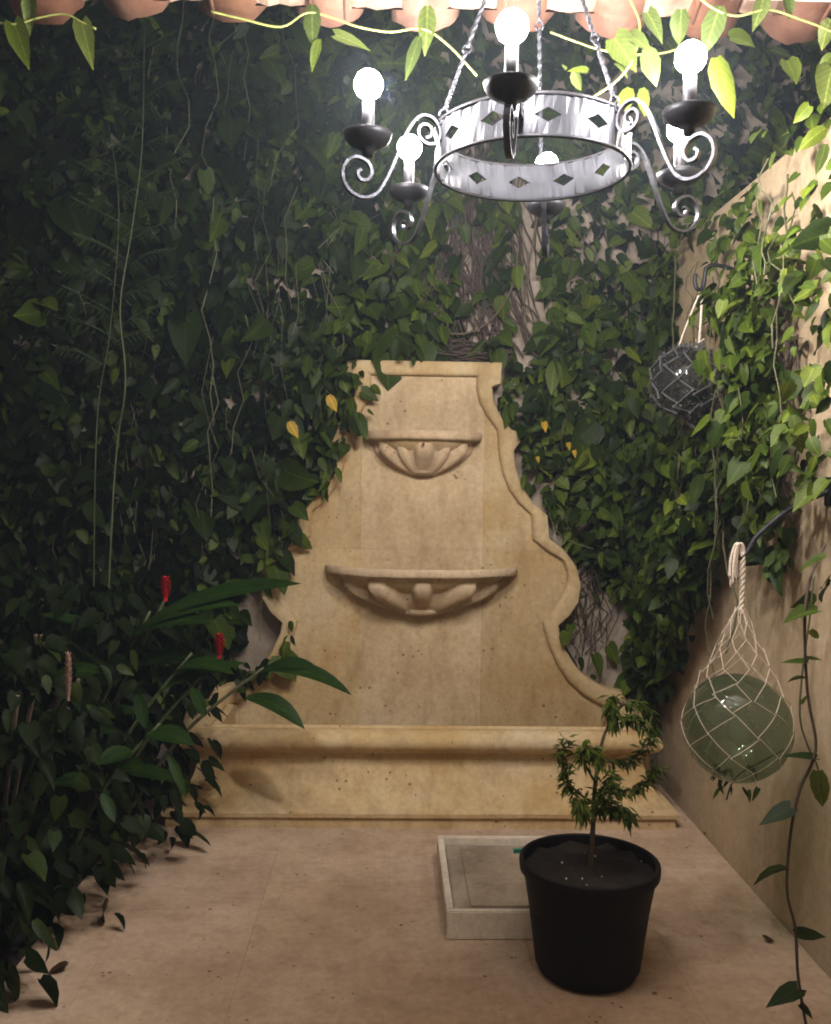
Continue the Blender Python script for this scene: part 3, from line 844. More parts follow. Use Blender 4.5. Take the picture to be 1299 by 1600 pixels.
for k in range(34):
    y = rnd.uniform(2.8, 4.3); z0 = rnd.uniform(1.6, 2.55); z1 = z0 - rnd.uniform(0.3, 0.9); xo = rnd.uniform(0.03, 0.22); ph = rnd.uniform(0, 60)
    g.tube([(WALL_R - xo + 0.03 * dens_noise(ph, i * .5, 1), y + 0.14 * dens_noise(ph + 4, i * .35, 1), z0 + (z1 - z0) * i / 9) for i in range(10)], rnd.uniform(0.002, 0.004), 4)
g.build('hanging_stems', 'stem_pale', vine, stuff=True)
g = Geo()
for k in range(14):
    y = rnd.uniform(3.0, 3.7); ph = rnd.uniform(0, 60); dz_ = rnd.uniform(.055, .085)
    g.tube([(WALL_R - 0.03 + 0.02 * dens_noise(ph, i * .5, 1), y + 0.2 * dens_noise(ph + 4, i * .35, 1), 2.0 - i * dz_) for i in range(10)], [rnd.uniform(0.004, 0.008) * (1 - i / 12) for i in range(10)], 5)
g.build('woody_stems', 'root_brown', vine, stuff=True)

# trailing strand that hangs free in front of the wall
def strand(name, label, cat, pts, rad, leaves, stem_mat, group=None):
    """leaves: (base point, tip point, width ratio, material, variant)"""
    P = smooth_path(pts, 6)
    t = thing(name, tuple(P[0]), label, cat, group)
    g = Geo(); g.tube(P, rad, 5); g.build('stem', stem_mat, t, smooth=True)
    for b_, e_, asp, mt, k, nrm in leaves:
        d = e_ - b_; put_leaf(t, leaf_matrix(b_, d, nrm, d.length, asp), mt, k)
    return t
def A(x, y, Y): return at(x, y, Y)
Yt = 2.42
pts = [A(1290, 850, Yt + .12), A(1268, 900, Yt + .05), A(1258, 965, Yt), A(1262, 1080, Yt), A(1275, 1170, Yt), A(1250, 1235, Yt), A(1236, 1300, Yt), A(1230, 1390, Yt), A(1243, 1450, Yt), A(1247, 1520, Yt - .01), A(1256, 1580, Yt - .01), A(1262, 1610, Yt - .02)]
LV = []
for bx, by, ex, ey, asp in ((1236, 1262, 1186, 1288, .75), (1231, 1358, 1170, 1375, .6), (1246, 1462, 1290, 1460, .6), (1247, 1545, 1198, 1572, .7), (1250, 1570, 1272, 1592, .7),
                            (1290, 872, 1244, 884, .7), (1278, 955, 1224, 958, .7), (1262, 1035, 1220, 1036, .6), (1258, 1060, 1226, 1062, .6), (1275, 1185, 1222, 1182, .5), (1262, 1030, 1285, 1030, .5)):
    LV.append((A(bx, by, Yt), A(ex, ey, Yt + rnd.uniform(-.05, .05)), asp, 'leaf_mid' if by < 1100 else 'leaf_dark', rnd.randrange(6), Vector((rnd.uniform(-.3, .3), -0.35, 0.9))))
strand('trailing_vine', 'long thin vine strand trailing down to the floor in front of the ochre wall', 'vine', pts, 0.0042, LV, 'root_brown')
pts = [A(1272, 900, 2.5), A(1266, 960, 2.5), A(1254, 1050, 2.5), A(1250, 1120, 2.5), A(1262, 1165, 2.5), A(1278, 1200, 2.5), A(1280, 1240, 2.5)]
LV = [(A(1278, 1205, 2.5), A(1284, 1268, 2.5), .5, 'leaf_light', 1, Vector((-.4, -1, .3))), (A(1266, 985, 2.5), A(1282, 1000, 2.5), .6, 'leaf_light', 1, Vector((-.4, -1, .3))), (A(1252, 1100, 2.5), A(1262, 1085, 2.5), .6, 'leaf_light', 2, Vector((-.4, -1, .3)))]
strand('trailing_vine', 'short pale vine strand twined beside the long one on the ochre wall', 'vine', pts, 0.003, LV, 'stem_pale')

# ------------------------------------------------------------------ shrubs and red ginger at the left
def shrub(cx, cy, rx, ry, h, n_, label, seed, zlow=0.0):
    t = thing('leafy_shrub', (cx, cy, 0.03), label, 'shrub', 'dark shrubs in the soil bed')
    rr = random.Random(seed); its = []
    for _ in range(n_):
        a = rr.uniform(0, 2 * PI); q = math.sqrt(rr.random()); z = zlow + 0.05 + (h - 0.05) * rr.random()
        bulge = (1 - 0.55 * max(0, (z / h - 0.55) / 0.45) ** 2) * (1 + 0.18 * mnoise.noise(Vector((a, z * 4, seed))))
        x = cx + rx * q * bulge * math.cos(a); y = cy + ry * q * bulge * math.sin(a)
        if x < WALL_L + 0.03: x = WALL_L + 0.03
        if y > WALL_B - 0.05: y = WALL_B - 0.05
        out = Vector((math.cos(a) * q, math.sin(a) * q, 0.35))
        tip = out * 0.6 + Vector((rr.gauss(0, .4), rr.gauss(0, .4), -0.75)); nrm = Vector((out.x + rr.gauss(0, .4), out.y - .3 + rr.gauss(0, .4), 0.8))
        size = rr.uniform(0.06, 0.11)
        its.append((leaf_matrix((x, y, z), tip, nrm, size, rr.uniform(.7, 1)), pick([('leaf_shrub_shade', .8), ('leaf_dark', .2)]), rr.randrange(6), q * (1 + 0.5 * math.cos(a) - 0.5 * math.sin(a)) + z * .3))
    finish_vine(t, its, 130, ['leaf_shrub_shade', 'leaf_dark'])
    g = Geo()
    for k in range(7):
        a = rr.uniform(0, 2 * PI)
        g.tube(smooth_path([(cx + .04 * math.cos(a), cy + .04 * math.sin(a), 0.02), (cx + rx * .3 * math.cos(a), cy + ry * .3 * math.sin(a), h * .4), (cx + rx * .6 * math.cos(a), cy + ry * .6 * math.sin(a), h * .85)], 5), 0.008, 5)
    g.build('stems', 'bark', t, stuff=True)
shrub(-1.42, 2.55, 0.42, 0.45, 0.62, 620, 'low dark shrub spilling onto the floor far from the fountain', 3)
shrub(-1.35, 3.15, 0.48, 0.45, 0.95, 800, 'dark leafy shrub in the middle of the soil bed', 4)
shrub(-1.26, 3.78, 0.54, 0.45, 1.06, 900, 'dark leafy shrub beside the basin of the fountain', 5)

def lance_leaf(name, base, tip, width, droop, mat, parent, nrm=Vector((0, -0.6, 0.8)), label=None):
    base = Vector(base); tip = Vector(tip); n_ = 9; g = Geo(); vs_, fs_ = [], []
    d = tip - base; side = d.cross(nrm).normalized(); up = side.cross(d).normalized()
    for i in range(n_ + 1):
        t = i / n_; c = base + d * t + Vector((0, 0, 1)) * (droop * 4 * t * (1 - t)) * d.length
        wv = width * (math.sin(PI * min(1, t * 0.94 + 0.06)) ** 0.75) * (1 if i < n_ else 0)
        vs_ += [c + side * wv + up * wv * 0.25, c, c - side * wv + up * wv * 0.25]
    for i in range(n_):
        o = i * 3; fs_ += [(o, o + 1, o + 4, o + 3), (o + 1, o + 2, o + 5, o + 4)]
    g.add(vs_, fs_); o = g.build(name, mat, parent, smooth=True)
    leaf_uv(o.data, [((q % 3 - 1) * 0.3, (q // 3) / n_) for q in range(len(vs_))])
    if label: o['label'] = label
    return o

def flower(parent, p, h, mat, r_=0.016):
    g = Geo()
    for j in range(9):
        z = h * j / 9
        for k in range(6):
            a = 2 * PI * k / 6 + j * 0.52; q = r_ * (0.55 + 0.7 * math.sin(PI * (j + 1) / 10.5))
            b_ = p + Vector((q * .4 * math.cos(a), q * .4 * math.sin(a), z)); e = p + Vector((q * 1.25 * math.cos(a), q * 1.25 * math.sin(a), z + h * .16))
            s_ = Vector((-math.sin(a), math.cos(a), 0)) * q * .55; m_ = (b_ + e) / 2
            g.add([b_, m_ + s_, e, m_ - s_], [(0, 1, 2), (0, 2, 3)])
    g.tube([p + Vector((0, 0, -0.01)), p + Vector((0, 0, h * .95))], r_ * .5, 6)
    return g.build('flower_cone', mat, parent)

def ginger(base, top, leaves, label, fl=None, flmat='flower_red', fh=0.07, stem='stem_green'):
    t = thing('ginger_plant', base, label, 'plant', 'ginger plants in the soil bed')
    base = Vector(base); top = Vector(top)
    P = smooth_path([base, base.lerp(top, 0.45) + Vector((0, 0, 0.10)), top], 6)
    g = Geo(); g.tube(P, [0.010 - 0.005 * i / (len(P) - 1) for i in range(len(P))], 6); g.build('cane', stem, t, smooth=True)
    for b_, e_, wd, dr in leaves:
        lance_leaf('leaf', b_, e_, wd, dr, 'leaf_ginger', t, Vector((rnd.uniform(-.2, .2), -0.5, 0.85)))
    if fl:
        g = Geo(); g.tube(smooth_path([base + Vector((0.03, -.02, 0)), base.lerp(fl, .5) + Vector((.02, 0, .08)), fl], 5), 0.006, 5); g.build('flower_stalk', 'stem_green', t)
        flower(t, fl, fh, flmat, 0.016 if flmat == 'flower_red' else 0.009)
    return t
def auto_leaves(base, top, n_, ln, seed, wd=0.040):
    rr = random.Random(seed); out = []; base = Vector(base); top = Vector(top)
    for i in range(n_):
        f_ = 0.35 + 0.65 * i / n_; c = base.lerp(top, f_) + Vector((0, 0, 0.1 * 4 * f_ * (1 - f_) * 0.9))
        a = rr.choice([0, PI]) + rr.gauss(0, .6); q = ln * rr.uniform(.8, 1.15)
        e = c + Vector((q * math.cos(a), -abs(q * 0.5 * math.sin(a)) , q * rr.uniform(-0.25, 0.35)))
        if e.x < WALL_L + .03: e.x = WALL_L + 0.03
        if e.y > WALL_B - .05: e.y = WALL_B - .05
        out.append((c, e, wd * rr.uniform(.8, 1.15), rr.uniform(.04, .12)))
    return out
Yg = 3.72
b_, tp = (-1.12, Yg, 0.03), A(412, 1043, Yg)
ginger(b_, tp, [(A(408, 1047, Yg), A(551, 1087, Yg - .10), 0.042, .11), (A(415, 1046, Yg), A(497, 1044, Yg - .02), 0.038, .08), (A(385, 1090, Yg), A(477, 1140, Yg - .1), 0.042, .12)],
       'ginger cane leaning over the basin with three broad leaves spread at its tip', stem='stem_pale')
b_, tp = (-1.32, 3.62, 0.03), A(235, 955, 3.62)
ginger(b_, tp, [(A(240, 965, 3.6), A(472, 912, 3.5), 0.052, .05), (A(215, 985, 3.6), A(375, 945, 3.48), 0.045, .07), (A(195, 1000, 3.6), A(330, 975, 3.45), 0.05, .1), (A(190, 1010, 3.6), A(60, 960, 3.5), .03, .08)] + auto_leaves(b_, tp, 2, .38, 31),
       'ginger with a red flower cone above long arching leaves', A(259, 935, 3.66), fh=0.085)
b_, tp = (-1.22, 3.50, 0.03), A(300, 1020, 3.5)
ginger(b_, tp, auto_leaves(b_, tp, 5, .30, 32) + [(A(300, 1075, 3.4), A(322, 1120, 3.3), .022, .02), (A(215, 1085, 3.4), A(228, 1140, 3.3), .024, .02)], 'ginger with a short red flower cone set among dark leaves', A(343, 1025, 3.55), fh=0.085)
b_, tp = (-1.45, 3.30, 0.03), A(90, 1010, 3.3)
ginger(b_, tp, auto_leaves(b_, tp, 5, .28, 33), 'ginger with a slim pale pink flower bud on a straight stalk', A(107, 1090, 2.92), 'flower_pink', 0.14)
b_, tp = (-1.15, 3.15, 0.03), A(250, 1130, 3.2)
ginger(b_, tp, auto_leaves(b_, tp, 5, .24, 35) + [(A(262, 1175, 3.15), A(291, 1246, 3.1), .016, .02), (A(160, 1240, 3.0), A(180, 1285, 2.95), .02, .02)], 'small ginger without flowers beside the end of the basin')

# tall feathery sapling at the upper left
sap = thing('feathery_sapling', (-1.22, 3.9, 0.03), 'tall thin sapling with feathery side twigs rising in front of the dark vine', 'sapling')
def feather(pts, rad, n_, ln):
    P = smooth_path(pts, 8); g = Geo(); g.tube(P, [rad * (1 - .7 * i / (len(P) - 1)) for i in range(len(P))], 5)
    st = g.build('trunk', 'stem_green', sap, smooth=True)
    for i in range(n_):
        q = int(len(P) * (0.42 + 0.57 * i / n_)); q = min(q, len(P) - 1); p = P[q]; s_ = 1 if i % 2 else -1
        L_ = ln * (1 - 0.45 * i / n_) * rnd.uniform(.8, 1.15); dy = rnd.uniform(-.4, .2)
        tw = smooth_path([p, p + Vector((s_ * L_ * .5, dy * L_ * .5, L_ * .28)), p + Vector((s_ * L_, dy * L_, L_ * rnd.uniform(.15, .5)))], 5)
        g = Geo(); g.tube(tw, 0.0018, 4)
        for k in range(2, len(tw)):
            for e in (-1, 1):
                for r2 in range(2):
                    needle(g, tw[k], Vector((s_ * .9, rnd.gauss(0, .3), e * 0.8)), Vector((0, -1, .2)), rnd.uniform(.03, .05), .0022)
        g.build('twig', 'twig_green', sap)
feather([(-1.22, 3.9, .03), A(178, 760, 4.0), A(196, 600, 3.92), A(188, 480, 3.9), A(206, 360, 3.9), A(222, 230, 3.9), A(226, 40, 3.9)], 0.005, 18, 0.24)
feather([(-1.25, 3.92, .03), A(150, 700, 4.1), A(172, 520, 4.0), A(186, 330, 3.95), A(170, 190, 3.95)], 0.0035, 11, 0.17)

# ------------------------------------------------------------------ hanging glass floats
def hook_bracket(pts, label):
    g = Geo(); g.tube(smooth_path(pts, 6), 0.008, 8)
    b_ = pts[0]
    t = thing('wall_hook', tuple(b_), label, 'hook')
    g.build('hook_arm', 'black_iron', t, smooth=True)
    bevel_box('mounting_plate', WALL_R - 0.006, WALL_R, b_[1] - .03, b_[1] + .03, b_[2] - .045, b_[2] + .045, 'black_iron', t, .002)
    return t
# upper smoky float
Yf = 3.55
c = A(1073, 597, Yf); rf = 0.130
hp = A(1100, 452, Yf)
hook_bracket([Vector((WALL_R - .003, Yf + .02, hp.z + 0.075)), Vector((WALL_R - .05, Yf + .01, hp.z + .078)), A(1118, 414, Yf), A(1104, 420, Yf), A(1101, 438, Yf), A(1098, 450, Yf), A(1090, 452, Yf), A(1086, 440, Yf), A(1087, 428, Yf)],
             'black S shaped iron hook holding the small dark netted float')
fl = thing('glass_float', tuple(c), 'small smoky glass float in thick dark netting hung from the S hook', 'glass float', 'hanging glass floats')
g = Geo(); g.sphere((0, 0, 0), rf, 40, 24, 1.0); o = g.build('glass_ball', 'smoky_glass', None, smooth=True); o.parent = fl
g = Geo(); nst = 12
def net(g, prof, nst, r_, wob=0.0, zig=1.0, center=Vector((0, 0, 0))):
    """prof: list of (radius, z); strands zigzag and meet their neighbours at knots"""
    for i in range(nst):
        pts = []
        for j, (rr, z) in enumerate(prof):
            a = 2 * PI * (i + (0.5 if (j % 2) else -0.5) * (1 if i % 2 else -1) * zig) / nst
            pts.append(center + Vector((rr * math.cos(a) + rnd.gauss(0, wob), rr * math.sin(a) + rnd.gauss(0, wob), z + rnd.gauss(0, wob))))
        fine_ = []
        for a_, b_ in zip(pts, pts[1:]):
            for k in range(4): 
                q = a_.lerp(b_, k / 4); fine_.append(q)
        fine_.append(pts[-1])
        # push the strand back out onto the ball
        for k, q in enumerate(fine_):
            v3 = q - center
            if v3.length < BALL + r_ * .8: fine_[k] = center + v3.normalized() * (BALL + r_ * .8)
        g.tube(fine_, r_, 5)
        for q in pts[1:-1]: g.sphere(q, r_ * 1.7, 6, 4)
BALL = rf
prof_ = []
for j in range(9):
    a = PI / 2 * 0.93 - j * (PI * 0.93) / 8; prof_.append(((rf + .007) * math.cos(a), (rf + .007) * math.sin(a)))
net(g, prof_, 13, 0.0036, 0.008)
for k in range(700):   # frayed fibres
    a = rnd.uniform(0, 2 * PI); b_ = rnd.uniform(-1.4, 1.4); d = Vector((math.cos(a) * math.cos(b_), math.sin(a) * math.cos(b_), math.sin(b_)))
    p = d * (rf + .008); e = p + d * rnd.uniform(.004, .014) + Vector([rnd.gauss(0, .008) for _ in range(3)]); g.tube([p, e], 0.0009, 3)
o = g.build('netting', 'grey_cord', None); o.parent = fl
g = Geo()
top_ = Vector((0, 0, rf + .004)); hk = A(1096, 456, Yf) - c
g.tube(smooth_path([top_ + Vector((.03, 0, -.004)), top_ + Vector((.045, 0, .03)), hk + Vector((.004, 0, 0))], 5), 0.0042, 5)
g.tube(smooth_path([top_ + Vector((-.03, .02, -.004)), top_.lerp(hk, .4) + Vector((-.02, .02, 0)), hk + Vector((-.004, .004, 0))], 5), 0.003, 5)
for k in range(5): g.tube([top_ + Vector((.035, 0, .012)), top_ + Vector((.035 + rnd.uniform(-.03, .03), rnd.uniform(-.03, .01), rnd.uniform(-.02, .03)))], .003, 4)
o = g.build('hanging_cord', 'white_cord', None); o.parent = fl
g = Geo(); g.tube(smooth_path([(0, 0, -rf - .003), (.012, -.01, -rf - .03), (.03, -.01, -rf - .045), (.045, 0, -rf - .06)], 4), 0.006, 5); o = g.build('net_tail', 'grey_cord', None); o.parent = fl

# lower green float
Yf2 = 2.88
c2 = A(1152, 1137, Yf2); rf2 = 0.169
kt = A(1156, 862, Yf2)
hook_bracket([Vector((WALL_R - .003, Yf2 - .03, A(1299, 768, 2.86).z)), A(1290, 770, 2.86), A(1235, 795, 2.87), A(1185, 836, Yf2), A(1168, 862, Yf2), A(1158, 872, Yf2), A(1150, 866, Yf2), A(1148, 852, Yf2)],
             'black iron bracket reaching out of the pothos above the large green float')
fl = thing('glass_float', tuple(c2), 'large green glass float in white string net hanging by the ochre wall', 'glass float', 'hanging glass floats')
g = Geo(); g.sphere((0, 0, 0), rf2, 56, 32); o = g.build('glass_ball', 'green_glass', None, smooth=True); o.parent = fl
gz = (A(1162, 950, Yf2) - c2).z
BALL = rf2
prof_ = [(0.010, gz)]
st = 7; tang = math.asin(rf2 / gz)
pz = rf2 * math.sin(tang); pr_ = rf2 * math.cos(tang)
for j in range(1, st): t = j / st; prof_.append((0.010 + (pr_ - 0.010) * t, gz + (pz - gz) * t))
for j in range(0, 6):
    a = tang - j * (tang + PI / 2 * .92) / 5; prof_.append(((rf2 + .002) * math.cos(a), (rf2 + .002) * math.sin(a)))
g = Geo(); net(g, prof_, 14, 0.0011, 0.0035, 1.0)
o = g.build('string_net', 'white_cord', None); o.parent = fl
kv = kt - c2; ax0 = Vector((0.004, 0, gz - .02))
g = Geo()
for k in range(3):
    ph = 2 * PI * k / 3; n_ = 26; pts = []
    for i in range(n_ + 1):
        t = i / n_; q = ax0.lerp(kv + Vector((.01, 0, 0)), t); an = ph + t * 22; pts.append(q + Vector((math.cos(an), math.sin(an), 0)) * 0.005)
    g.tube(pts, 0.0055, 5)
for k in range(9):
    jx, jy = rnd.gauss(0, .005), rnd.gauss(0, .005); o3 = Vector((jx, jy, 0)); ln_ = rnd.uniform(.07, .115)
    lp = [kv + Vector((.01, 0, -.01)) + o3, kv + Vector((.004, 0, .022)) + o3, kv + Vector((-.012, -.005, .020)) + o3, kv + Vector((-.022, -.008, -.03)) + o3 * 1.6, kv + Vector((-.020 + rnd.gauss(0, .006), -.008 + rnd.gauss(0, .004), -ln_)) + o3 * 1.8]
    g.tube(smooth_path(lp, 5), rnd.uniform(.0026, .0042), 5)
o = g.build('hanging_rope', 'white_cord', None, smooth=True); o.parent = fl
# little tuft of vine under and behind the float
pts = [A(1250, 1160, 3.12), A(1190, 1190, 3.1), A(1150, 1215, 3.08), A(1135, 1250, 3.08)]
LV = []
for k in range(16):
    bx, by = rnd.uniform(1115, 1195), rnd.uniform(1195, 1235)
    LV.append((A(bx, by, 3.08), A(bx + rnd.uniform(-18, 12), by + rnd.uniform(10, 26), 3.06), .5, pick([('leaf_mid', .6), ('leaf_light', .3), ('leaf_dark', .3)]), rnd.randrange(6), Vector((-.3, -.8, .5))))
strand('trailing_vine', 'small vine tuft dangling under the large green float', 'vine', pts, 0.003, LV, 'stem_green')

# ------------------------------------------------------------------ porch roof with clay tiles
EY, EZ = 2.80, 2.872     # lower end of the tiles
SL = R(24)
roof = thing('tiled_eave', (0.2, 2.6, 2.95), 'eave of a porch roof with rows of curved terracotta tiles', 'roof')
def tile_shell(r0, r1, ln, up, ang=0.47, seed=0):
    """barrel tile along -Y (towards the house) from the eave end; up=1 cover, -1 channel"""
    g = Geo(); seg = 12; nl = 5; th = 0.013; vs_, fs_ = [], []
    for s_ in (0, 1):
        for j in range(nl + 1):
            t = j / nl; r_ = r0 + (r1 - r0) * t - (th if s_ else 0)
            for i in range(seg + 1):
                a = PI * ang * (2 * i / seg - 1)
                ch_ = (0.010 * mnoise.noise(Vector((i * .55, seed * 3.7, 0))) + 0.007 * mnoise.noise(Vector((i * 1.7, seed * 5.1, 4)))) if j == 0 else 0
                rw = 1 + 0.03 * mnoise.noise(Vector((i * .4, t * 2, seed * 2.3)))
                vs_.append((r_ * rw * math.sin(a), -ln * t + ch_, up * (r_ * rw * math.cos(a) - r0 * 0.55)))
    m_ = (nl + 1) * (seg + 1)
    for s_ in (0, 1):
        for j in range(nl):
            for i in range(seg):
                o = s_ * m_ + j * (seg + 1) + i; fs_.append((o, o + 1, o + seg + 2, o + seg + 1))
    for i in range(seg):
        fs_.append((i, i + 1, m_ + i + 1, m_ + i)); o = nl * (seg + 1); fs_.append((o + i, o + i + 1, m_ + o + i + 1, m_ + o + i))
    for j in range(nl):
        for i in (0, seg):
            o = j * (seg + 1) + i; fs_.append((o, o + seg + 1, m_ + o + seg + 1, m_ + o))
    g.add(vs_, fs_); return g.mesh('roof_tile', 'terracotta', smooth=True)
pan = [tile_shell(rnd.uniform(.106, .118), 0.09, 0.42, -1, rnd.uniform(.44, .49), k) for k in range(6)]
cov = [tile_shell(rnd.uniform(.096, .106), 0.082, 0.42, 1, 0.47, k + 9) for k in range(6)]
SP = 0.281
for row in range(3):
    for i in range(-9, 10):
        for kind in (0, 1):
            me = (pan if kind == 0 else cov)[rnd.randrange(6)]
            o = bpy.data.objects.new('roof_tile', me); C.objects.link(o); o.parent = roof
            x = 0.076 + SP * (i + (0.5 if kind else 0)) + rnd.gauss(0, .005)
            d = row * 0.36 + rnd.gauss(0, 0.010)
            o.matrix_basis = Matrix.Translation(-world_loc(roof) + Vector((x, EY - d * math.cos(SL) - (0.03 if kind else 0), EZ + d * math.sin(SL) + (0.030 if kind else 0) + row * .012))) @ Matrix.Rotation(-SL, 4, 'X') @ Matrix.Rotation(rnd.gauss(0, .03), 4, 'Z') @ Matrix.Rotation(rnd.gauss(0, .04), 4, 'Y')
# mortar stopping up the hollow ends of the cover tiles
for i in range(-9, 10):
    g = Geo(); x = 0.076 + SP * (i + 0.5); vs_ = []; m_ = 9
    for yy in (EY - 0.060 + rnd.uniform(-.008, .008), EY - 0.20):
        for k in range(m_):
            a = PI * 0.47 * (2 * k / (m_ - 1) - 1); q = 0.088 + 0.008 * mnoise.noise(Vector((k * .8, i * 2.1, 0)))
            vs_.append((x + q * math.sin(a), yy, EZ + 0.02 + q * math.cos(a) - 0.054 + (EY - yy) * math.tan(SL)))
        for k in range(m_):
            a = PI * 0.47 * (1 - 2 * k / (m_ - 1)); q = 0.088
            vs_.append((x + q * math.sin(a), yy, EZ - 0.012 + 0.010 * mnoise.noise(Vector((k * .9, i * 1.3, 7))) - 0.012 * math.cos(a) + (EY - yy) * math.tan(SL)))
    n2 = 2 * m_; fs_ = [tuple(range(n2)), tuple(range(2 * n2 - 1, n2 - 1, -1))]
    for k in range(n2): fs_.append((k, (k + 1) % n2, n2 + (k + 1) % n2, n2 + k))
    g.add(vs_, fs_); g.build('mortar_plug', 'mortar', roof)
# deck and soffit boards above
def sloped_board(name, y0, y1, zoff, thick, mat):
    z0 = EZ + (EY - y0) * math.tan(SL) + zoff; z1 = EZ + (EY - y1) * math.tan(SL) + zoff; g = Geo()
    x0, x1 = -2.6, 3.0
    g.add([(x0, y0, z0), (x1, y0, z0), (x1, y1, z1), (x0, y1, z1), (x0, y0, z0 + thick), (x1, y0, z0 + thick), (x1, y1, z1 + thick), (x0, y1, z1 + thick)],
          [(0, 3, 2, 1), (4, 5, 6, 7), (0, 1, 5, 4), (1, 2, 6, 5), (2, 3, 7, 6), (3, 0, 4, 7)])
    return g.build(name, mat, roof)
sloped_board('ceiling_board', 2.60, -1.8, -0.085, 0.02, 'white_plaster')
sloped_board('roof_deck', 2.55, -1.8, 0.10, 0.03, 'wood_board')
g = Geo(); g.box(-2.6, 3.0, 2.60, 2.625, 2.862, 2.985); g.build('fascia_board', 'white_plaster', roof)

# ------------------------------------------------------------------ chandelier
CX, CY = 0.336, 2.33; RB, RT = 2.278, 2.366; RR = 0.24
ch = thing('chandelier', (CX, CY, RB), 'round wrought iron chandelier with six lit candle bulbs hanging from twisted rods', 'chandelier')
ARMS = [R(-14.3 + 60 * k) for k in range(6)]
def adir(a): return Vector((math.sin(a), -math.cos(a), 0))
def P3(a, r_, z): return Vector((CX, CY, z)) + adir(a) * r_
# hammered band with diamond openings
g = Geo(); N = 144; th = 0.004; vs_, fs_ = [], []
holes = {}
for k in range(12):
    c0 = int(round((ARMS[0] + R(15) + R(30) * k) / (2 * PI) * N)) % N
    holes[(c0 - 3) % N] = (0, .33); holes[(c0 - 2) % N] = (.33, .67); holes[(c0 - 1) % N] = (.67, 1.0)
    holes[c0] = (1.0, .67); holes[(c0 + 1) % N] = (.67, .33); holes[(c0 + 2) % N] = (.33, 0)
hh = 0.0165; zm = (RB + RT) / 2
wob = [rnd.gauss(0, .0016) for _ in range(N)]; wob2 = [rnd.gauss(0, .0016) for _ in range(N)]
for i in range(N):
    a0, a1 = 2 * PI * i / N, 2 * PI * (i + 1) / N; j = (i + 1) % N
    hl, hr = holes.get(i, (0, 0))
    for s_, rr in ((0, RR), (1, RR - th)):
        def q(a, z, e=0): return P3(a, rr + e, z)
        if hl == hr == 0:
            g.add([q(a0, RB, wob[i]), q(a1, RB, wob[j]), q(a1, zm), q(a0, zm)], [(0, 1, 2, 3)])
            g.add([q(a0, zm), q(a1, zm), q(a1, RT, wob2[j]), q(a0, RT, wob2[i])], [(0, 1, 2, 3)])
        else:
            g.add([q(a0, RB, wob[i]), q(a1, RB, wob[j]), q(a1, zm - hh * hr), q(a0, zm - hh * hl)], [(0, 1, 2, 3)])
            g.add([q(a0, zm + hh * hl), q(a1, zm + hh * hr), q(a1, RT, wob2[j]), q(a0, RT, wob2[i])], [(0, 1, 2, 3)])
    for z, wb in ((RB, wob), (RT, wob2)):
        g.add([P3(a0, RR + wb[i], z), P3(a1, RR + wb[j], z), P3(a1, RR - th + wb[j], z), P3(a0, RR - th + wb[i], z)], [(0, 1, 2, 3)])
    if hl or hr:
        for sg in (-1, 1):
            g.add([P3(a0, RR, zm + sg * hh * hl), P3(a1, RR, zm + sg * hh * hr), P3(a1, RR - th, zm + sg * hh * hr), P3(a0, RR - th, zm + sg * hh * hl)], [(0, 1, 2, 3)])
me = bpy.data.meshes.new('ring_band'); me.from_pydata(g.v, [], g.f); me.materials.append(MATS['hammered_metal']); me.update()
band = link('ring_band', me, ch)
band.matrix_parent_inverse = Matrix.Translation(-world_loc(ch))
for z in (RB - .003, RT + .003):
    g = Geo(); g.torus((CX, CY, z), (1, 0, 0), (0, 1, 0), RR, 0.0048, 96, 6); g.build('rim_wire', 'black_iron', ch, smooth=True)
arm_prof = [(.292, 2.322), (.281, 2.326), (.276, 2.338), (.283, 2.351), (.298, 2.353), (.309, 2.340), (.306, 2.322), (.288, 2.309), (.268, 2.312), (.256, 2.330), (.258, 2.352), (.274, 2.371), (.300, 2.374), (.322, 2.352), (.340, 2.31), (.356, 2.262),
            (.374, 2.215), (.398, 2.178), (.430, 2.166), (.462, 2.178), (.480, 2.208), (.474, 2.240), (.450, 2.258), (.422, 2.250), (.410, 2.228), (.420, 2.208), (.438, 2.208), (.444, 2.222), (.436, 2.230)]
arm_prof = [(r_ - 0.0125 * min(1.0, max(0.0, (0.37 - r_) / 0.06)), z) for r_, z in arm_prof]
BR = 0.42
for a in ARMS:
    d = adir(a); side = Vector((math.cos(a), math.sin(a), 0))
    P = smooth_path([Vector((0, r_, z)) for r_, z in arm_prof], 5)
    pts = [Vector((CX, CY, 0)) + d * q.y + Vector((0, 0, q.z)) for q in P]
    g = Geo(); g.bar(pts, side, 0.014, 0.0065)
    arm = g.build('scroll_arm', 'wrought_iron', ch)
    c = Vector((CX, CY, 0)) + d * BR
    g = Geo(); g.lathe([(0, 2.262), (.012, 2.262), (.014, 2.276), (.028, 2.283), (.046, 2.293), (.054, 2.304), (.058, 2.316), (.0555, 2.317), (.051, 2.306), (.037, 2.297), (.0, 2.291)], 28, (c.x, c.y, 0))
    cup = g.build('drip_cup', 'black_iron', arm, smooth=True)
    g = Geo(); g.lathe([(0, 2.290), (.0145, 2.290), (.0145, 2.390), (.012, 2.392), (.0, 2.392)], 16, (c.x, c.y, 0))
    g.build('candle_tube', 'candle_tube', arm, smooth=True)
    g = Geo(); pr2 = [(0.0, 2.392), (.0115, 2.393), (.0125, 2.402)]
    for k in range(7):
        an = -1.1 + k * (1.1 + PI / 2) / 6; pr2.append((0.034 * math.cos(an), 2.430 + 0.034 * math.sin(an)))
    g.lathe(pr2, 12, (c.x, c.y, 0)); g.build('bulb', 'bulb_light', arm, smooth=True)
hub = Vector((CX, CY, 3.04))
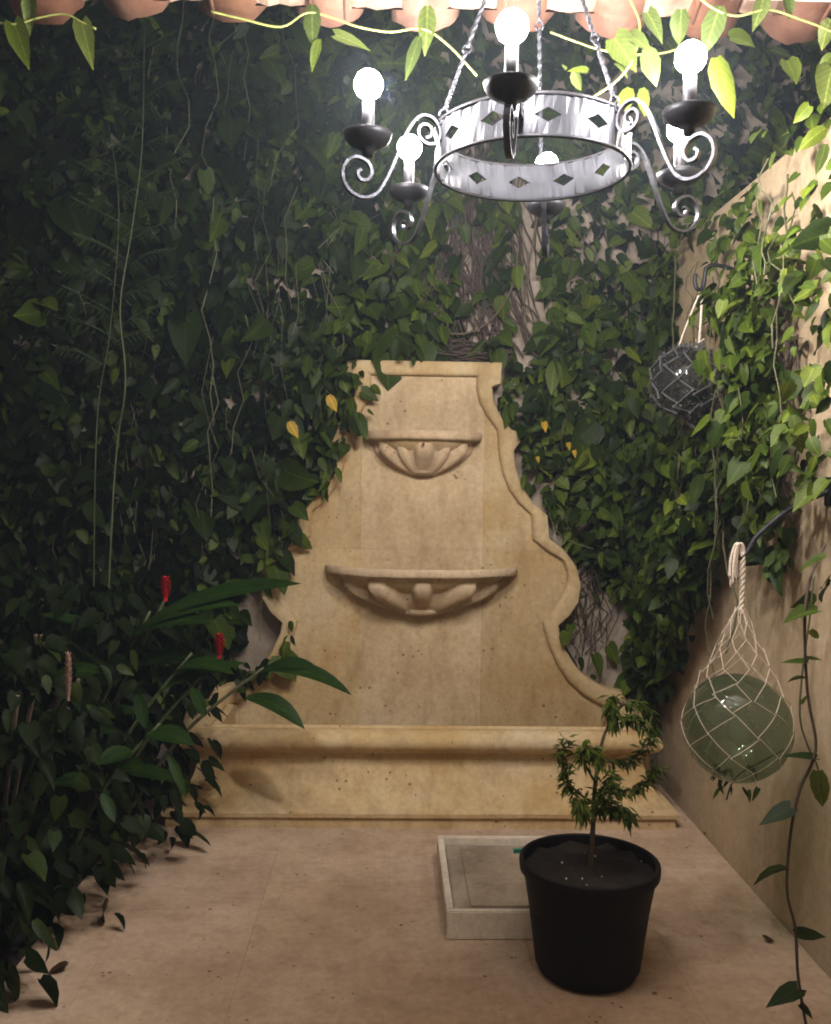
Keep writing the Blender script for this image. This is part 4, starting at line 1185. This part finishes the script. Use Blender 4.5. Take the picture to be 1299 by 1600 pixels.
for k in (1, 3, 5):
    a = ARMS[k]; p0 = P3(a, RR + .004, RT - .01); d = (hub - p0); L_ = d.length; d = d.normalized(); sd = Vector((math.cos(a), math.sin(a), 0)); g = Geo()
    q = 0.0; g.torus(p0 + d * .012, sd, d, .013, .0035, 14, 5); q = 0.025
    while q < L_ - 0.03:
        e = min(q + 0.17, L_)
        g.torus(p0 + d * (q + .009), adir(a), d, .010, .003, 12, 5)
        n_ = 22; g.tube([p0 + d * (q + .016 + (e - q - .032) * i / n_) for i in range(n_ + 1)], 0.0055, 4, twist=0.42)
        g.torus(p0 + d * (e - .009), sd, d, .010, .003, 12, 5); q = e
    g.build('hanging_rod', 'wrought_iron', ch)
g = Geo(); g.torus(hub, (1, 0, 0), (0, 0, 1), .03, .005); g.tube([hub + Vector((0, 0, .03)), hub + Vector((0, 0, .09))], .006, 6); g.build('hub_ring', 'wrought_iron', ch)

# ------------------------------------------------------------------ vines hanging from the eave
def eave_strand(label, path, lv, Y, group='vine strands along the eave', rad=0.0032):
    LV = []
    for bx, by, ex, ey, asp, mt in lv:
        LV.append((A(bx, by, Y), A(ex, ey, Y + rnd.uniform(-.04, .04)), asp, mt, rnd.randrange(6), Vector((rnd.uniform(-.25, .25), -1, rnd.uniform(-.1, .4)))))
    return strand('eave_vine', label, 'vine', [A(x, y, Y) for x, y in path], rad, LV, 'stem_bright', group)
B_, L_ = 'leaf_bright', 'leaf_light'
eave_strand('short vine strand at the dark end of the eave with two hanging leaves', [(-30, 30), (20, 38), (60, 28), (100, 22), (130, 36), (150, 45)],
            [(47, -15, 48, 50, .75, B_), (22, 36, 50, 108, .6, L_), (128, 36, 146, 106, .55, B_)], 2.70)
eave_strand('vine strand tucked under the tiles with bright drooping leaves beside the chandelier', [(330, 18), (380, 30), (440, 42), (480, 20), (520, 28), (560, 42), (610, 50), (660, 45), (700, 70), (745, 118)],
            [(488, 8, 487, 70, .85, B_), (500, 62, 488, 108, .7, L_), (525, 55, 582, 75, .55, B_), (655, 58, 634, 120, .5, B_), (668, 10, 668, 82, .85, B_)], 2.66)
eave_strand('vine strand crossing behind the chandelier rods with small leaves', [(860, 50), (900, 65), (940, 78), (990, 85), (1040, 82), (1080, 68)],
            [(897, 112, 912, 146, .7, B_), (985, 138, 965, 185, .9, L_), (1003, 138, 1012, 182, .9, L_), (885, 108, 878, 100, .8, B_)], 2.72)
eave_strand('leafy vine strand draped over the chandelier ring', [(985, 0), (1000, 40), (990, 90), (965, 125), (930, 150), (905, 165)],
            [(960, 60, 1000, 108, .9, B_), (1010, 75, 1030, 135, .95, B_), (985, 55, 1020, 78, .7, B_), (1012, 20, 1040, 66, .9, B_), (880, 178, 908, 190, .7, B_), (960, 100, 985, 120, .4, L_), (918, 112, 890, 105, .5, L_)], 2.42)
eave_strand('thick cluster of pale leaves hanging beside the bare bulb near the ochre wall', [(1075, -20), (1110, 10), (1150, 25), (1200, 15), (1250, 30), (1290, 45), (1320, 60)],
            [(1125, 10, 1100, 85, .9, B_), (1140, 60, 1190, 65, .6, L_), (1120, 90, 1148, 175, .6, L_), (1195, -10, 1182, 45, .9, B_), (1225, -12, 1240, 28, .9, B_), (1298, 30, 1280, 75, .9, B_), (1300, 85, 1278, 110, .9, L_), (1300, 105, 1288, 160, .95, B_), (1230, 95, 1250, 130, .9, L_), (1265, 165, 1240, 190, .8, L_), (1290, 200, 1252, 222, .8, L_), (1290, 225, 1278, 275, .7, B_), (1065, 15, 1062, 70, .95, B_)], 2.55)

# ------------------------------------------------------------------ fallen leaves
def fallen(px_, py_, s_, label):
    d = at(px_, py_, 3.0) - EYE; q = EYE + d * (-EYE.z / d.z)
    o = bpy.data.objects.new('fallen_leaf', leaf_mesh(1, 'leaf_brown')); C.objects.link(o)
    o.matrix_world = leaf_matrix((q.x, q.y, 0.012), (rnd.uniform(-1, 1), rnd.uniform(-1, 1), 0.0), (0.1, 0.1, 1), s_)
    tag(o, label, 'leaf', 'fallen leaves on the floor')
fallen(1197, 1473, 0.040, 'curled brown leaf lying on the floor between the pot and the trailing vine')
fallen(1105, 1307, 0.035, 'curled brown leaf lying at the corner of basin and ochre wall')
fallen(105, 1515, 0.06, 'curled brown leaf lying where the low shrub meets the floor')

# ------------------------------------------------------------------ added scattering volume, stands in for lens glare round the bulbs
g = Geo(); g.box(-3.4, 4.0, -3.0, 5.6, -1.0, 5.4)
hz_ = g.build('glare_haze', 'soil'); hz_['kind'] = 'stuff'
hm = bpy.data.materials.new('glare_scatter'); hm.use_nodes = True; hn = hm.node_tree.nodes; hn.clear()
ho = hn.new('ShaderNodeOutputMaterial'); pv = hn.new('ShaderNodeVolumePrincipled')
pv.inputs['Color'].default_value = (0.74, 0.86, 1.0, 1); pv.inputs['Density'].default_value = 0.0054
hm.node_tree.links.new(pv.outputs[0], ho.inputs['Volume'])
hz_.data.materials[0] = hm
